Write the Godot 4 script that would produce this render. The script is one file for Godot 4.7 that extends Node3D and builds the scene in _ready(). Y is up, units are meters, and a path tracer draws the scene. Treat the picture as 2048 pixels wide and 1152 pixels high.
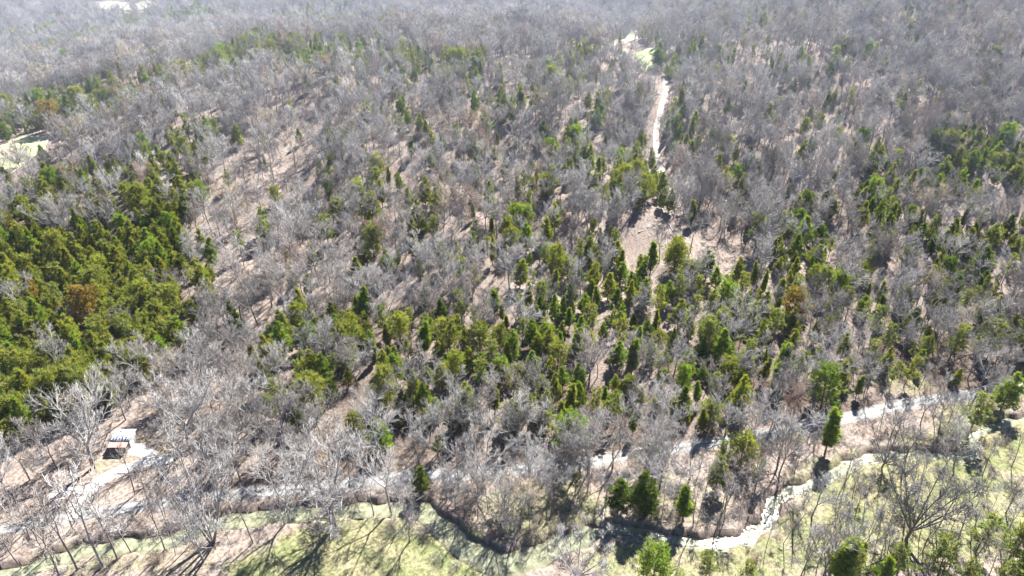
extends Node3D

# Hillside wood in late winter seen from the air: bare trees, cedars, a lane, a creek and a small shed.
# World: x to the right, -z away from the viewer, y up, metres. D below is the distance -z.

const ROAD := [
	-119.4,96.5, -108.8,99.5, -102.0,101.6, -94.9,103.3, -88.1,104.9, -80.1,106.5, -69.8,108.5, -61.3,109.8, -52.5,110.6, -43.7,111.6, -37.1,112.8, -30.4,114.0, -19.0,115.3, -7.5,116.2, 4.2,117.3, 14.9,118.7, 23.4,120.7, 33.3,122.7, 43.4,124.7, 52.4,126.6, 65.7,129.6, 78.3,133.3, 89.7,136.1, 101.8,139.8, 113.7,142.5, 123.4,144.3, 131.9,146.2, 139.5,147.9, 157.8,152.3,
]
const DRIVE := [
	-95.2,101.9, -95.9,105.1, -96.1,108.2, -95.6,111.8, -93.7,114.8, -90.5,117.3, -87.5,119.2, -86.2,121.0, -88.7,123.0, -91.6,124.0, -93.5,124.5,
]
const SPUR := [
	-96.2,110.3, -98.9,110.7, -101.5,110.3, -104.0,109.4,
]
const PAD := [
	-87.5,119.2, -84.0,120.0, -81.2,121.2,
]
const CREEK := [
	-109.4,86.5,2.0, -102.0,88.7,2.0, -97.4,91.1,2.0, -93.5,93.2,2.0, -88.5,95.3,2.0, -81.8,96.5,2.0, -74.7,96.9,2.2, -70.2,98.7,2.2, -66.9,101.1,2.4, -62.1,102.7,2.4, -54.9,103.8,2.2, -47.5,104.7,2.2, -40.0,105.4,2.2, -31.3,106.1,2.2, -24.7,106.2,2.4, -19.7,105.7,2.6, -17.0,103.5,2.6, -14.3,100.3,2.8, -10.3,96.5,3.0, -6.0,93.5,3.2, -0.9,92.0,3.2, 4.2,93.5,3.0, 9.0,96.2,2.8, 14.4,98.4,2.6, 19.9,100.4,2.2, 25.5,100.7,2.0, 30.3,99.2,2.2, 34.3,97.8,2.4, 39.4,97.2,2.4, 44.6,96.9,2.4, 49.8,98.6,2.4, 54.2,101.7,2.4, 56.9,105.4,2.2, 58.7,108.2,2.2, 62.3,110.9,2.4, 67.7,112.8,2.4, 74.0,115.9,2.6, 80.1,119.4,2.6, 85.8,121.5,2.6, 92.4,122.7,2.6, 98.5,122.9,2.6, 104.2,122.2,2.6, 107.9,121.4,2.4, 111.7,122.7,2.2, 114.5,125.6,2.0, 114.7,128.4,2.0, 118.6,131.5,2.0, 125.7,133.9,2.0, 133.3,135.8,2.0, 148.5,139.1,2.0,
]
const CEDARS := [
	-45.4,177.5,13.2,2, -59.9,173.8,7.6,4, -64.9,160.1,12.4,0, -69.6,163.1,8.8,0, -59.4,162.8,11.3,0, -55.6,161.7,8.8,0, -48.6,163.0,10.0,1, -54.6,149.1,11.0,0, -51.6,148.1,10.1,0, -54.9,141.0,9.5,0, -50.9,137.7,11.8,1, -48.9,152.3,6.9,3, -31.3,148.6,10.6,0, -25.1,161.4,11.6,2, -20.4,156.6,8.5,0, -12.2,155.1,8.1,0, -8.6,152.6,7.4,0, -5.4,152.5,11.5,3, -9.2,161.9,9.6,1, -3.5,161.5,8.7,1, -28.2,135.8,8.6,4, -19.1,134.6,7.9,0, -11.1,130.2,12.4,4, -0.5,131.5,8.2,1, -60.6,132.4,9.8,3, -39.0,128.4,7.2,1, -21.3,176.2,9.4,4, -5.3,179.1,9.4,2, 3.2,175.6,9.3,3, 15.7,180.4,6.6,2, 22.0,181.3,7.9,0, 24.0,177.4,6.2,1, 32.2,181.4,9.3,4, 17.2,172.7,7.7,2, 6.1,169.5,6.2,4, 29.5,172.0,7.5,3, 26.8,168.0,6.2,0, 36.5,173.1,5.4,4, 40.1,167.7,7.5,4, 42.4,163.3,6.5,1, 18.0,159.2,10.7,2, 7.3,160.0,8.2,0, 12.8,154.9,8.1,1, 5.7,152.1,8.5,0, 2.2,149.6,5.8,1, 13.7,146.7,7.1,0, 17.6,144.7,10.4,0, 14.0,164.6,5.3,2, 33.0,152.0,12.2,2, 39.1,156.9,8.7,0, 43.1,155.5,6.9,0, 49.7,156.8,6.4,0, 54.3,159.2,7.3,0, 58.5,156.9,12.9,0, 64.7,154.5,10.6,3, 72.8,175.8,8.7,0, 57.7,147.9,9.1,1, 52.4,150.1,6.3,0, 60.6,141.6,7.9,0, 24.1,139.6,6.2,2, 27.6,144.7,6.3,0, 30.9,143.7,6.3,1, 40.4,144.7,8.3,3, 42.6,135.8,9.8,4, 50.0,132.0,7.7,1, 0.5,131.1,8.5,0, 7.5,145.7,5.4,1, 77.4,168.2,11.0,3, 86.3,177.4,11.1,5, 90.6,180.9,7.9,0, 99.2,180.6,8.6,0, 108.7,180.9,7.7,0, 97.7,173.3,7.2,0, 106.5,168.4,12.7,3, 72.7,149.0,13.7,2, 77.8,150.0,10.5,3, 86.6,156.8,7.3,3, 100.7,156.7,9.0,3, 138.3,177.2,12.1,3, 124.7,159.1,12.8,3, 134.0,159.1,14.1,3, 113.1,154.5,7.3,2, 91.6,150.0,8.0,3, 126.8,137.7,12.6,0, 75.5,122.7,13.7,2, -121.8,123.9,7.7,1, -20.5,109.7,8.2,4, 14.2,109.7,7.5,3, 23.0,104.2,11.0,4, 28.4,103.5,13.1,4, 36.8,102.1,10.9,2, 33.1,118.3,6.7,3, 49.0,118.3,7.5,3, 27.6,86.7,10.1,6, 38.2,87.6,8.2,3, 45.5,85.6,7.9,3, 68.7,123.9,5.8,3, 63.3,87.4,12.8,2, 65.6,87.0,9.7,3, 71.4,85.6,10.4,2, 75.2,87.6,9.7,3, 82.8,85.9,12.8,3, 98.9,90.8,14.9,3, 98.4,85.9,12.8,2, 95.3,94.1,11.2,3, 93.9,84.8,9.9,3, 87.4,85.4,8.9,3, 113.1,128.4,13.1,3, -127.0,174.5,13.7,5, -113.7,144.1,12.5,1, -130.2,147.2,12.6,1, -95.7,164.7,11.4,0, -99.0,163.7,10.2,1, -101.8,155.0,10.3,1, -108.2,153.8,9.4,1, -118.5,142.1,10.0,1, -128.1,136.1,11.4,1, -122.7,132.4,9.8,1, -129.1,153.7,9.4,1, -139.3,150.1,10.2,1, -107.3,146.2,10.1,0, -101.9,150.6,9.4,1, -126.0,130.5,9.7,1, -118.5,163.5,10.5,1, -106.5,173.8,10.7,4, -113.9,173.1,9.8,1, -103.5,175.8,11.5,1, 85.8,216.9,14.6,3, -17.8,121.0,6.4,3, 47.0,204.2,13.3,2, 57.6,195.0,9.4,1, 64.3,199.0,11.3,4, 36.3,200.2,9.6,0, 48.7,185.9,9.2,0, 66.3,193.3,8.4,0, 38.2,189.9,10.2,4, 31.0,190.7,10.3,0, 21.6,195.4,9.4,4, 42.8,198.9,9.5,0, 25.3,190.3,7.5,0, -64.4,221.4,10.8,2, -5.5,316.0,8.3,4, 84.4,402.9,15.0,4, 82.6,399.0,12.6,4, 41.4,260.5,5.5,1, 47.9,255.4,8.4,0, 52.4,251.5,10.5,1, 60.6,268.8,7.7,0, 23.3,277.3,9.8,0, 25.8,267.8,9.6,0, 29.3,273.3,8.6,4, 31.9,267.3,7.5,0, 109.0,220.6,11.5,4, 103.7,221.1,12.8,0, 96.6,208.9,10.6,0, 101.8,203.8,10.5,0, 139.5,188.3,13.3,4, 151.9,192.2,9.7,4, 155.7,199.9,12.3,4, -44.0,253.1,7.3,0, -38.5,239.3,9.1,2, -59.5,234.3,8.1,3, -64.5,235.5,9.1,1, -51.9,246.5,13.2,3, -177.2,337.2,13.3,4, -188.2,345.3,7.4,4, -194.7,339.9,11.0,4, -223.8,320.2,10.3,4, -211.3,311.5,13.9,5, -225.9,299.2,10.3,4, -231.2,318.7,8.4,4, -204.4,316.2,15.0,4, -206.6,330.2,13.2,1,
]
const BARES := [
	-78.1,124.4,24.4,1, -98.4,117.6,25.5,1, -62.4,96.3,28.4,3, -87.2,90.0,25.1,2, -89.4,87.6,22.6,2, -82.5,90.9,28.6,8, -93.7,100.1,13.8,2, -80.4,92.5,19.2,2, -66.5,96.3,14.4,2, -54.0,96.4,14.9,2, -48.1,102.4,21.2,0, -38.7,100.3,14.3,1, -37.7,100.8,25.8,1, -30.2,104.0,12.6,0, -26.3,104.6,20.5,0, -22.5,101.7,13.5,0, -6.4,111.8,19.0,1, -0.9,102.4,15.0,1, 8.9,109.1,14.0,1, 12.8,86.9,14.7,4, 38.7,100.5,14.8,2, 43.0,99.1,15.6,2, 45.6,101.7,14.2,2, 82.7,97.4,22.1,5, 70.3,93.9,12.1,4, 72.1,107.7,13.2,2, 75.3,107.1,10.1,2, 65.0,103.2,13.4,0, 86.8,117.6,14.1,5, 104.5,118.9,12.2,0, 109.1,115.3,12.6,2, 117.2,117.6,11.9,2, 102.1,105.7,13.0,2, 89.7,99.0,15.7,2, 59.6,99.5,7.9,6, 61.5,87.8,17.1,2, 57.2,88.2,15.3,2, 67.5,96.2,10.2,2, 86.1,217.7,24.4,0, -87.0,174.1,13.3,1, -163.5,222.8,17.4,1, -75.7,208.2,21.1,0, -75.7,185.7,17.9,0, -30.5,182.6,12.7,0, 8.2,188.4,11.9,1, 23.6,151.3,11.4,0, 40.2,177.9,12.2,0, 113.1,166.6,17.0,0, 122.5,163.2,14.7,0, 160.7,223.2,19.3,0, 71.3,135.2,11.4,7, -36.0,136.1,11.4,0, -42.4,153.4,11.1,1, -21.1,142.0,13.2,0, -15.1,142.0,11.6,1, -4.5,140.0,11.5,0, 19.1,125.2,11.2,1, 26.2,123.5,15.7,0, 34.5,122.7,16.4,1, 21.7,152.3,10.2,0, -47.7,128.7,11.2,0, -63.2,148.0,13.4,0, 41.0,113.9,12.4,1, 31.1,117.0,13.9,1, -33.8,127.0,12.7,0, -23.4,122.7,11.9,0, -17.0,118.6,12.5,0, -37.3,113.9,13.9,0, -47.1,111.6,14.5,0, -55.5,113.1,13.1,0, -62.6,113.9,15.3,0, -67.4,102.4,15.0,2, -72.8,99.7,14.9,2, -80.1,106.5,13.6,2, -84.7,109.4,15.2,2, -83.6,95.9,18.9,2, -71.7,94.7,16.8,2, -78.9,94.7,14.8,2, -95.7,93.5,16.1,2, -99.4,91.1,16.1,2, -111.0,113.9,13.9,0, -111.9,108.0,16.6,0, -101.0,97.2,14.8,2, -61.6,99.7,12.0,2, 38.0,128.7,14.3,1, 53.0,128.7,14.3,1, 58.4,126.1,13.5,0, 62.7,118.6,11.0,2, -10.9,115.4,12.4,0, 4.1,113.9,15.3,0, 12.5,118.6,14.0,0, 61.5,166.7,8.9,1, 55.9,182.4,8.3,1, 73.6,153.8,9.4,0, 98.8,164.1,10.5,0, -0.6,181.6,9.1,0, -130.8,173.2,10.7,0, -134.5,163.4,8.8,0, -96.4,153.9,9.4,0, -56.7,154.6,8.6,3, -79.5,148.0,13.4,0, -70.1,136.1,14.6,0, -76.0,162.8,10.4,0, -101.8,186.5,9.1,0, -222.4,380.5,14.5,5, 63.1,216.7,16.4,0, 76.6,227.6,16.0,0, -207.6,276.5,12.0,5,
]
const GROVES := [
	-128,180,32,29,1.00, -135,156,16,28,1.00, -124,131,9,12,0.95, -116,138,12,9,0.85, -166,197,13,22,0.90, -128,198,24,21,0.95, -126,228,11,24,0.75, -134,273,10,27,0.75, -142,215,21,16,0.50, -175,243,21,26,0.40, -137,238,18,20,0.55, -175,222,10,19,0.60, -117,159,21,18,1.00, -225,300,9,16,0.90, -211,329,31,22,0.90, -180,335,17,24,0.95, -161,387,11,31,0.90, -146,396,20,37,0.85, -127,387,11,18,0.70, -98,376,15,29,0.75, -80,381,16,28,0.45, -58,372,11,21,0.60, -24,356,17,17,0.80, -147,265,18,21,0.40, -7,313,6,11,0.50, 25,347,9,19,0.70, 26,273,9,17,0.80, 40,258,6,9,0.80, 54,265,11,26,0.80, 31,246,5,8,0.60, 76,307,6,23,0.70, 50,353,6,10,0.60, 37,376,7,16,0.60, 86,404,5,31,0.70, -27,304,63,79,0.20, -25,212,45,27,0.19, 40,195,28,26,0.60, 31,162,47,28,0.78, 88,179,33,30,0.60, -12,158,30,25,0.68, -54,156,17,24,0.60, -25,162,20,25,0.50, 107,379,12,25,0.50, 155,357,11,11,0.70, 182,357,7,12,0.60, 152,453,6,28,0.50, 92,269,8,15,0.60, 150,269,7,12,0.60, 154,256,6,10,0.60, 172,256,8,12,0.80, 197,269,15,20,0.85, 139,245,7,9,0.60, 103,220,7,25,0.65, 110,222,4,10,0.70, 136,238,7,11,0.75, 137,218,14,14,0.75, 164,216,14,13,0.60, 142,191,5,10,0.80, 152,193,5,7,0.70, 147,164,6,17,0.60, 128,291,66,90,0.13, 77,146,22,13,0.30, 120,165,19,17,0.30, -116,553,41,90,0.80, -319,491,41,43,0.80, -324,564,18,89,0.80, -276,647,28,32,0.70, -388,582,20,43,0.50, -172,635,35,42,0.50, -272,549,23,62,0.40, 76,189,23,13,0.60, 13,133,51,10,0.55, -38,132,20,11,0.45, 68,90,12,6,0.40, 88,91,16,6,0.50, 42,120,24,10,0.25,
]
const GAPS := [
	-98,239,17,41,0.72, -97,283,16,35,0.70, -90,202,9,20,0.65, -103,210,11,17,0.60, 55,225,16,15,1.00, 66,217,16,16,1.00, 74,209,11,11,1.00, 57,198,21,9,0.60, 66,302,4,25,0.95, 74,342,4,17,0.80, 75,411,13,43,0.97, 69,495,18,90,0.93, -367,696,31,31,1.00, -209,285,13,28,1.00, 76,368,6,33,0.80, 147,345,36,77,0.45, 136,363,12,27,0.40, 107,151,12,7,0.65, 89,157,10,9,0.40, -40,142,5,6,0.60, 10,234,6,9,0.60, -30,246,39,28,0.15, -73,211,10,20,0.40,
]
const TRAIL := [
	62.9,248.4, 65.1,276.1, 65.5,296.0, 66.5,308.3, 68.4,319.3, 71.0,328.9, 75.1,343.7, 80.5,363.3, 83.5,382.1,
]
const CLEARING := [
	44.3,232.8, 52.0,236.7, 62.2,239.9, 71.6,238.4, 76.6,227.6, 81.1,211.5, 80.0,202.1, 70.4,203.4, 61.2,208.2, 49.6,209.9, 45.0,219.7,
]
const MEADOW_LEFT := [
	-226.8,295.6, -224.1,307.2, -210.4,305.6, -205.5,292.4, -206.7,278.7, -208.1,268.3, -215.9,256.5, -235.6,268.4, -235.3,287.9,
]
const MEADOW_DRAW := [
	74.6,447.8, 87.4,454.3, 89.2,427.2, 85.0,409.7, 76.1,387.8, 71.1,391.9,
]
const MEADOW_BACK := [
	43.7,401.1, 62.6,472.5, 96.8,594.9, 103.4,564.2, 83.8,491.2, 66.6,464.6,
]
const MEADOW_FAR := [
	-390.0,685.3, -387.3,709.5, -349.6,716.4, -337.4,700.5, -342.3,687.0, -365.1,677.0,
]
const GRASS := [
	-27,94,22,8,1.00, -43,90,13,5,0.90, -17,89,12,5,1.00, 91,108,25,14,0.95, 119,128,11,12,1.00, 71,98,15,8,0.80, 38,92,22,5,0.75, 55,94,12,5,0.70, 101,127,7,4,0.50, -89,124,7,4,0.25, -94,119,5,4,0.30, -87,93,10,4,0.35, -71,92,10,4,0.30, 106,151,8,7,0.45, 7,105,14,8,0.60, 34,108,16,7,0.30, 28,91,10,4,0.60,
]
const THICKETS := [
	34,108,21,8,0.70, -84,98,25,8,0.28, 64,119,13,7,0.50, 100,143,20,12,0.60, 60,131,20,5,0.50, 119,136,14,8,0.50, 143,328,36,74,0.50, -88,240,18,41,0.20, 84,149,23,11,0.50, 5,108,14,9,0.60, 67,98,17,9,0.75, 88,94,21,7,0.65, 94,111,19,9,0.30, -101,114,14,6,0.20, 63,319,15,23,0.50, 179,332,44,53,0.40, -39,123,30,5,0.20,
]
const ZONES := [
	[-99, 127, "beside the small shed with the white roof"],
	[-107, 134, "behind the shed with the white roof"],
	[-82, 127, "on the bare bank right of the shed"],
	[-87, 119, "beside the pale gravel drive"],
	[-97, 108, "where the gravel drive joins the lane"],
	[-107, 108, "beside the lane at its far left"],
	[-99, 93, "on the lower left creek bank"],
	[-85, 95, "below the lane on the left creek bank"],
	[-74, 100, "between the lane and the green pool"],
	[-63, 100, "by the pale green pool"],
	[-54, 100, "on the leaf covered creek bank"],
	[-40, 100, "at the corner of the green meadow"],
	[-26, 102, "along the top of the green meadow"],
	[-18, 97, "on the right edge of the meadow"],
	[-71, 111, "below the lane's sunny stretch"],
	[-53, 112, "beside the lane's shaded stretch"],
	[-38, 115, "above the middle of the lane"],
	[-19, 119, "beside the dark bend of the creek"],
	[-5, 112, "inside the creek's big loop"],
	[6, 102, "in the loop above the undercut bank"],
	[14, 92, "below the creek loop"],
	[-3, 119, "beside the blue shaded lane"],
	[15, 124, "above the blue shaded lane"],
	[24, 109, "beside the two dark creekside cedars"],
	[37, 109, "among the slim trunks above the riffle"],
	[51, 108, "left of the white creek bend"],
	[32, 93, "on dry grass below the riffle"],
	[50, 92, "on dry grass below the creek bend"],
	[69, 108, "on the inner bank of the rapids"],
	[69, 93, "in the thicket at the meadow's foot"],
	[84, 112, "at the left of the yellow meadow"],
	[90, 101, "in the middle of the yellow meadow"],
	[111, 115, "on the right of the yellow meadow"],
	[94, 92, "in the green thicket at lower right"],
	[72, 124, "between the lane and the rapids"],
	[90, 129, "below the sunlit lane"],
	[111, 132, "beside the narrow creek pool"],
	[128, 140, "beside the lane's blue end"],
	[110, 148, "on the open bank above the lane"],
	[90, 150, "on the slope above the lane's end"],
	[137, 167, "on the shady right hand slope"],
	[48, 132, "in the white limbed trees above the lane"],
	[70, 142, "beside the russet twigged tree"],
	[29, 132, "above the lane's hidden stretch"],
	[3, 136, "below the two big bushy cedars"],
	[-12, 134, "beside the two big bushy cedars"],
	[-33, 132, "on the lower hillside above the meadow"],
	[-52, 136, "left of the leafy gully"],
	[-56, 124, "in the brush above the lane"],
	[-72, 138, "in the gully above the shed"],
	[-51, 155, "in the small cedar clump by the gully"],
	[-29, 155, "on the wooded slope left of centre"],
	[-11, 161, "in the bright cedars near the centre"],
	[8, 158, "in the cedar rows of the lower slope"],
	[25, 154, "around the bare tree amid the cedars"],
	[43, 162, "in the cedars right of the bare tree"],
	[61, 164, "around the tallest pointed cedar"],
	[79, 166, "on the cedar slope to the right"],
	[105, 179, "on the mixed slope below the clearing"],
	[129, 186, "by the pale crowns on the right"],
	[71, 182, "below the leafy clearing"],
	[48, 189, "just under the leafy clearing"],
	[25, 184, "on the cedar slope left of the clearing"],
	[3, 187, "on the mid slope below the centre"],
	[-20, 186, "by the white crown on the mid slope"],
	[-52, 187, "on the slope right of the pink glade"],
	[-72, 181, "at the foot of the pink leafy glade"],
	[-85, 176, "beside the big pale round crown"],
	[-97, 176, "along the right edge of the cedar stand"],
	[-114, 176, "in the heart of the cedar stand"],
	[-133, 178, "in the left of the cedar stand"],
	[-149, 177, "in the cedar stand at the left edge"],
	[-133, 150, "in the lowest cedars at far left"],
	[-119, 153, "in the cedars above the shed"],
	[-103, 155, "in the lower edge of the cedar stand"],
	[-90, 155, "behind the white limbed spreading tree"],
	[-119, 138, "in the bare trees left of the shed"],
	[-120, 124, "in the brush at the left edge"],
	[-165, 207, "in the upper cedar stand at left"],
	[-144, 213, "in the upper middle of the cedar stand"],
	[-124, 217, "in the upper right of the cedar stand"],
	[-99, 207, "on the left rim of the pink glade"],
	[-91, 224, "in the pink leafy glade"],
	[-73, 224, "on the right rim of the pink glade"],
	[-46, 216, "on the brown slope above centre"],
	[-18, 214, "above the centre of the hillside"],
	[10, 222, "on the grey slope left of the clearing"],
	[36, 225, "at the left rim of the clearing"],
	[64, 229, "in the leafy clearing"],
	[86, 230, "at the right rim of the clearing"],
	[107, 230, "in the cedar column by the clearing"],
	[133, 224, "in the right hand cedar patch"],
	[163, 223, "in the cedars by the right edge"],
	[-170, 237, "beside the pale spreading crown at left"],
	[-134, 248, "in the cedar tongue up the left slope"],
	[-97, 276, "beside the fallen trunks on the upper slope"],
	[-46, 268, "on the upper hillside"],
	[-5, 274, "on the upper hillside below the ridge cedars"],
	[28, 266, "in the bright cedar cluster of the draw"],
	[54, 263, "at the mouth of the valley trail"],
	[72, 320, "along the valley trail"],
	[94, 270, "on the slope right of the trail"],
	[130, 272, "on the pinkish trunk lined slope"],
	[160, 269, "on the upper right slope"],
	[194, 272, "in the dark cedars at upper right"],
]

const ORDINALS := ["first", "second", "third", "fourth", "fifth", "sixth", "seventh", "eighth", "ninth", "tenth", "eleventh", "twelfth", "thirteenth", "fourteenth", "fifteenth", "sixteenth", "seventeenth", "eighteenth", "nineteenth", "twentieth"]
const EYE := Vector3(0, 120, 0)
const PITCH := 31.0
const HALF_V := 0.416

var cam: Camera3D
var M := {}
var taken := {}          # spatial hash of what stands where
var taken_names := {}
var labelled := []       # [node, base label, screen x, screen y]


# ---------------------------------------------------------------- helpers

class Buf:
	var v := PackedVector3Array()
	var n := PackedVector3Array()
	var c := PackedColorArray()
	var i := PackedInt32Array()

	func tube(p0: Vector3, p1: Vector3, r0: float, r1: float, sides: int, c0: Color, c1: Color) -> void:
		var d := (p1 - p0).normalized()
		var a := d.cross(Vector3.UP if absf(d.y) < 0.9 else Vector3.RIGHT).normalized()
		var b := d.cross(a)
		var at := v.size()
		for k in sides:
			var w := TAU * k / sides
			var o := a * cos(w) + b * sin(w)
			v.append(p0 + o * r0)
			n.append(o)
			c.append(c0)
			v.append(p1 + o * r1)
			n.append(o)
			c.append(c1)
		for k in sides:
			var j := at + 2 * k
			var l := at + 2 * ((k + 1) % sides)
			i.append_array(PackedInt32Array([j, j + 1, l, l, j + 1, l + 1]))

	func cone(p0: Vector3, p1: Vector3, r0: float, c0: Color) -> void:
		var d := (p1 - p0).normalized()
		var a := d.cross(Vector3.UP if absf(d.y) < 0.9 else Vector3.RIGHT).normalized()
		var b := d.cross(a)
		var at := v.size()
		for k in 3:
			var w := TAU * k / 3
			var o := a * cos(w) + b * sin(w)
			v.append(p0 + o * r0)
			n.append(o)
			c.append(c0)
		v.append(p1)
		n.append((a + b + d).normalized())
		c.append(c0)
		i.append_array(PackedInt32Array([at, at + 3, at + 1, at + 1, at + 3, at + 2, at + 2, at + 3, at]))

	func tri(p0: Vector3, p1: Vector3, p2: Vector3, c0: Color, c1: Color) -> void:
		var at := v.size()
		var m := (p1 - p0).cross(p2 - p0).normalized()
		for p in [p0, p1, p2]:
			v.append(p)
			n.append(m)
		c.append(c0)
		c.append(c0)
		c.append(c1)
		i.append_array(PackedInt32Array([at, at + 2, at + 1]))

	func quad(p0: Vector3, p1: Vector3, p2: Vector3, p3: Vector3, col: Color) -> void:
		var at := v.size()
		var m := (p1 - p0).cross(p2 - p0).normalized()
		for p in [p0, p1, p2, p3]:
			v.append(p)
			n.append(m)
			c.append(col)
		i.append_array(PackedInt32Array([at, at + 2, at + 1, at, at + 3, at + 2]))

	func box(lo: Vector3, hi: Vector3, col: Color) -> void:
		var p := []
		for k in 8:
			p.append(Vector3(hi.x if k & 1 else lo.x, hi.y if k & 2 else lo.y, hi.z if k & 4 else lo.z))
		quad(p[0], p[2], p[3], p[1], col)
		quad(p[4], p[5], p[7], p[6], col)
		quad(p[0], p[4], p[6], p[2], col)
		quad(p[1], p[3], p[7], p[5], col)
		quad(p[2], p[6], p[7], p[3], col)
		quad(p[0], p[1], p[5], p[4], col)

	func into(mesh: ArrayMesh, m: Material) -> void:
		var a := []
		a.resize(Mesh.ARRAY_MAX)
		a[Mesh.ARRAY_VERTEX] = v
		a[Mesh.ARRAY_NORMAL] = n
		a[Mesh.ARRAY_COLOR] = c
		a[Mesh.ARRAY_INDEX] = i
		mesh.add_surface_from_arrays(Mesh.PRIMITIVE_TRIANGLES, a)
		mesh.surface_set_material(mesh.get_surface_count() - 1, m)

	func mesh(m: Material) -> ArrayMesh:
		var out := ArrayMesh.new()
		into(out, m)
		return out


func rng_of(s: int) -> RandomNumberGenerator:
	var r := RandomNumberGenerator.new()
	r.seed = s
	return r


func srgb(r: float, g: float, b: float) -> Color:
	return Color(r, g, b).linear_to_srgb()


func mat(r: float, g: float, b: float, rough := 0.9, tinted := false) -> StandardMaterial3D:
	var m := StandardMaterial3D.new()
	m.albedo_color = srgb(r, g, b)
	m.roughness = rough
	m.metallic_specular = 0.3
	m.vertex_color_use_as_albedo = tinted
	return m


func noise_tex(seed_: int, freq: float, lo: Color, mid: Color, hi: Color, size := 512, octaves := 5) -> NoiseTexture2D:
	var nz := FastNoiseLite.new()
	nz.seed = seed_
	nz.frequency = freq
	nz.fractal_octaves = octaves
	var g := Gradient.new()
	g.offsets = PackedFloat32Array([0.2, 0.5, 0.8])
	g.colors = PackedColorArray([lo, mid, hi])
	var t := NoiseTexture2D.new()
	t.width = size
	t.height = size
	t.seamless = true
	t.noise = nz
	t.color_ramp = g
	return t


func numbered(called: String) -> String:
	var k: int = taken_names.get(called, 0)
	taken_names[called] = k + 1
	return called if k == 0 else "%s_%03d" % [called, k]


func tag(o: Node, label: String, category: String, group := "", kind := "") -> void:
	if label:
		o.set_meta("label", label)
	if category:
		o.set_meta("category", category)
	if group:
		o.set_meta("group", group)
	if kind:
		o.set_meta("kind", kind)


func part(called: String, mesh: Mesh, parent: Node, m: Material = null) -> MeshInstance3D:
	var o := MeshInstance3D.new()
	o.name = called
	o.mesh = mesh
	if m:
		o.material_override = m
	parent.add_child(o, true)
	return o


func structure(called: String, mesh: Mesh) -> MeshInstance3D:
	var o := part(numbered(called), mesh, self)
	o.set_meta("kind", "structure")
	return o


# ---------------------------------------------------------------- the lie of the land

func ss(a: float, b: float, x: float) -> float:
	var t := clampf((x - a) / (b - a), 0.0, 1.0)
	return t * t * (3.0 - 2.0 * t)


func hill(x: float, D: float) -> float:
	var foot := 138.0 + (0.13 if x > 0 else 0.03) * x
	var u := maxf(0.0, D - foot)
	if u <= 0.0 and x < 90.0:
		return 0.0
	var v := u / 268.0
	var A := 0.2 + 0.45 * ss(-400, -230, x) + 0.35 * ss(-260, -90, x)
	var f := 0.5 - 0.5 * cos(PI * minf(v, 2.0))
	var fr := 0.5 - 0.5 * cos(PI * minf(v, 1.0)) + maxf(0.0, v - 1.0) * 0.35
	var w := ss(90, 190, x)
	var y := 33.0 * A * (f * (1.0 - w) + fr * w)
	y += 0.11 * maxf(0.0, x - 90.0) * ss(0.0, 0.9, v)
	var dx := (x - (62.0 + 18.0 * ss(270, 350, D))) / 24.0
	y -= 8.0 * exp(-dx * dx) * ss(190, 290, D)
	y += 62.0 * ss(560, 1050, D) * (1.0 - w)
	var r := ss(0, 60, u)
	y += r * (1.3 * sin(x * .071 + D * .043) + 1.1 * sin(D * .083 - x * .037 + 1.3) + 0.6 * sin(x * .17 + 2.0 * sin(D * .05)))
	return y


# distance to a line of points (flat list, `step` numbers each); returns [distance, width there, signed side, index]
func line_near(line: Array, step: int, x: float, D: float) -> Vector3:
	var best := 1e9
	var wide := 0.0
	var side := 0.0
	var count := line.size() / step
	for k in count - 1:
		var ax: float = line[k * step]
		var ad: float = line[k * step + 1]
		var bx: float = line[k * step + step]
		var bd: float = line[k * step + step + 1]
		if x < minf(ax, bx) - 14.0 or x > maxf(ax, bx) + 14.0 or D < minf(ad, bd) - 14.0 or D > maxf(ad, bd) + 14.0:
			continue
		var ex := bx - ax
		var ed := bd - ad
		var t := clampf(((x - ax) * ex + (D - ad) * ed) / (ex * ex + ed * ed), 0.0, 1.0)
		var qx := x - ax - ex * t
		var qd := D - ad - ed * t
		var q := sqrt(qx * qx + qd * qd)
		if q < best:
			best = q
			side = ex * qd - ed * qx
			if step > 2:
				wide = lerpf(line[k * step + 2], line[k * step + step + 2], t)
	return Vector3(best, wide, side)


func creek_cut(x: float, D: float) -> float:
	if D > 145.0 or D < 78.0 or absf(x) > 165.0:
		return 0.0
	var q := line_near(CREEK, 3, x, D)
	if q.x > 9.0:
		return 0.0
	var w := q.y * (0.47 if x > 17.0 else 0.85) + 0.35 * sin(x * 0.9) + 0.25 * sin(D * 1.3 + x * 0.4)
	# the far bank is cut steep, the near one shelves
	var bank := 0.8 if q.z > 0.0 else 1.5
	return -1.7 * (1.0 - ss(w, w + bank, q.x)) + (0.25 * (1.0 - ss(w + bank, w + bank + 2.5, q.x)))


func land(x: float, D: float) -> float:
	return hill(x, D) + creek_cut(x, D)


func road_D(x: float) -> float:
	for k in ROAD.size() / 2 - 1:
		if x < ROAD[k * 2 + 2]:
			return lerpf(ROAD[k * 2 + 1], ROAD[k * 2 + 3], clampf((x - ROAD[k * 2]) / (ROAD[k * 2 + 2] - ROAD[k * 2]), 0.0, 1.0))
	return ROAD[ROAD.size() - 1]


func creek_D(x: float) -> float:
	var d := 200.0
	for k in CREEK.size() / 3 - 1:
		var ax: float = CREEK[k * 3]
		var bx: float = CREEK[k * 3 + 3]
		if x >= minf(ax, bx) and x <= maxf(ax, bx):
			d = minf(d, minf(CREEK[k * 3 + 1], CREEK[k * 3 + 4]))
	return d


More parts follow.
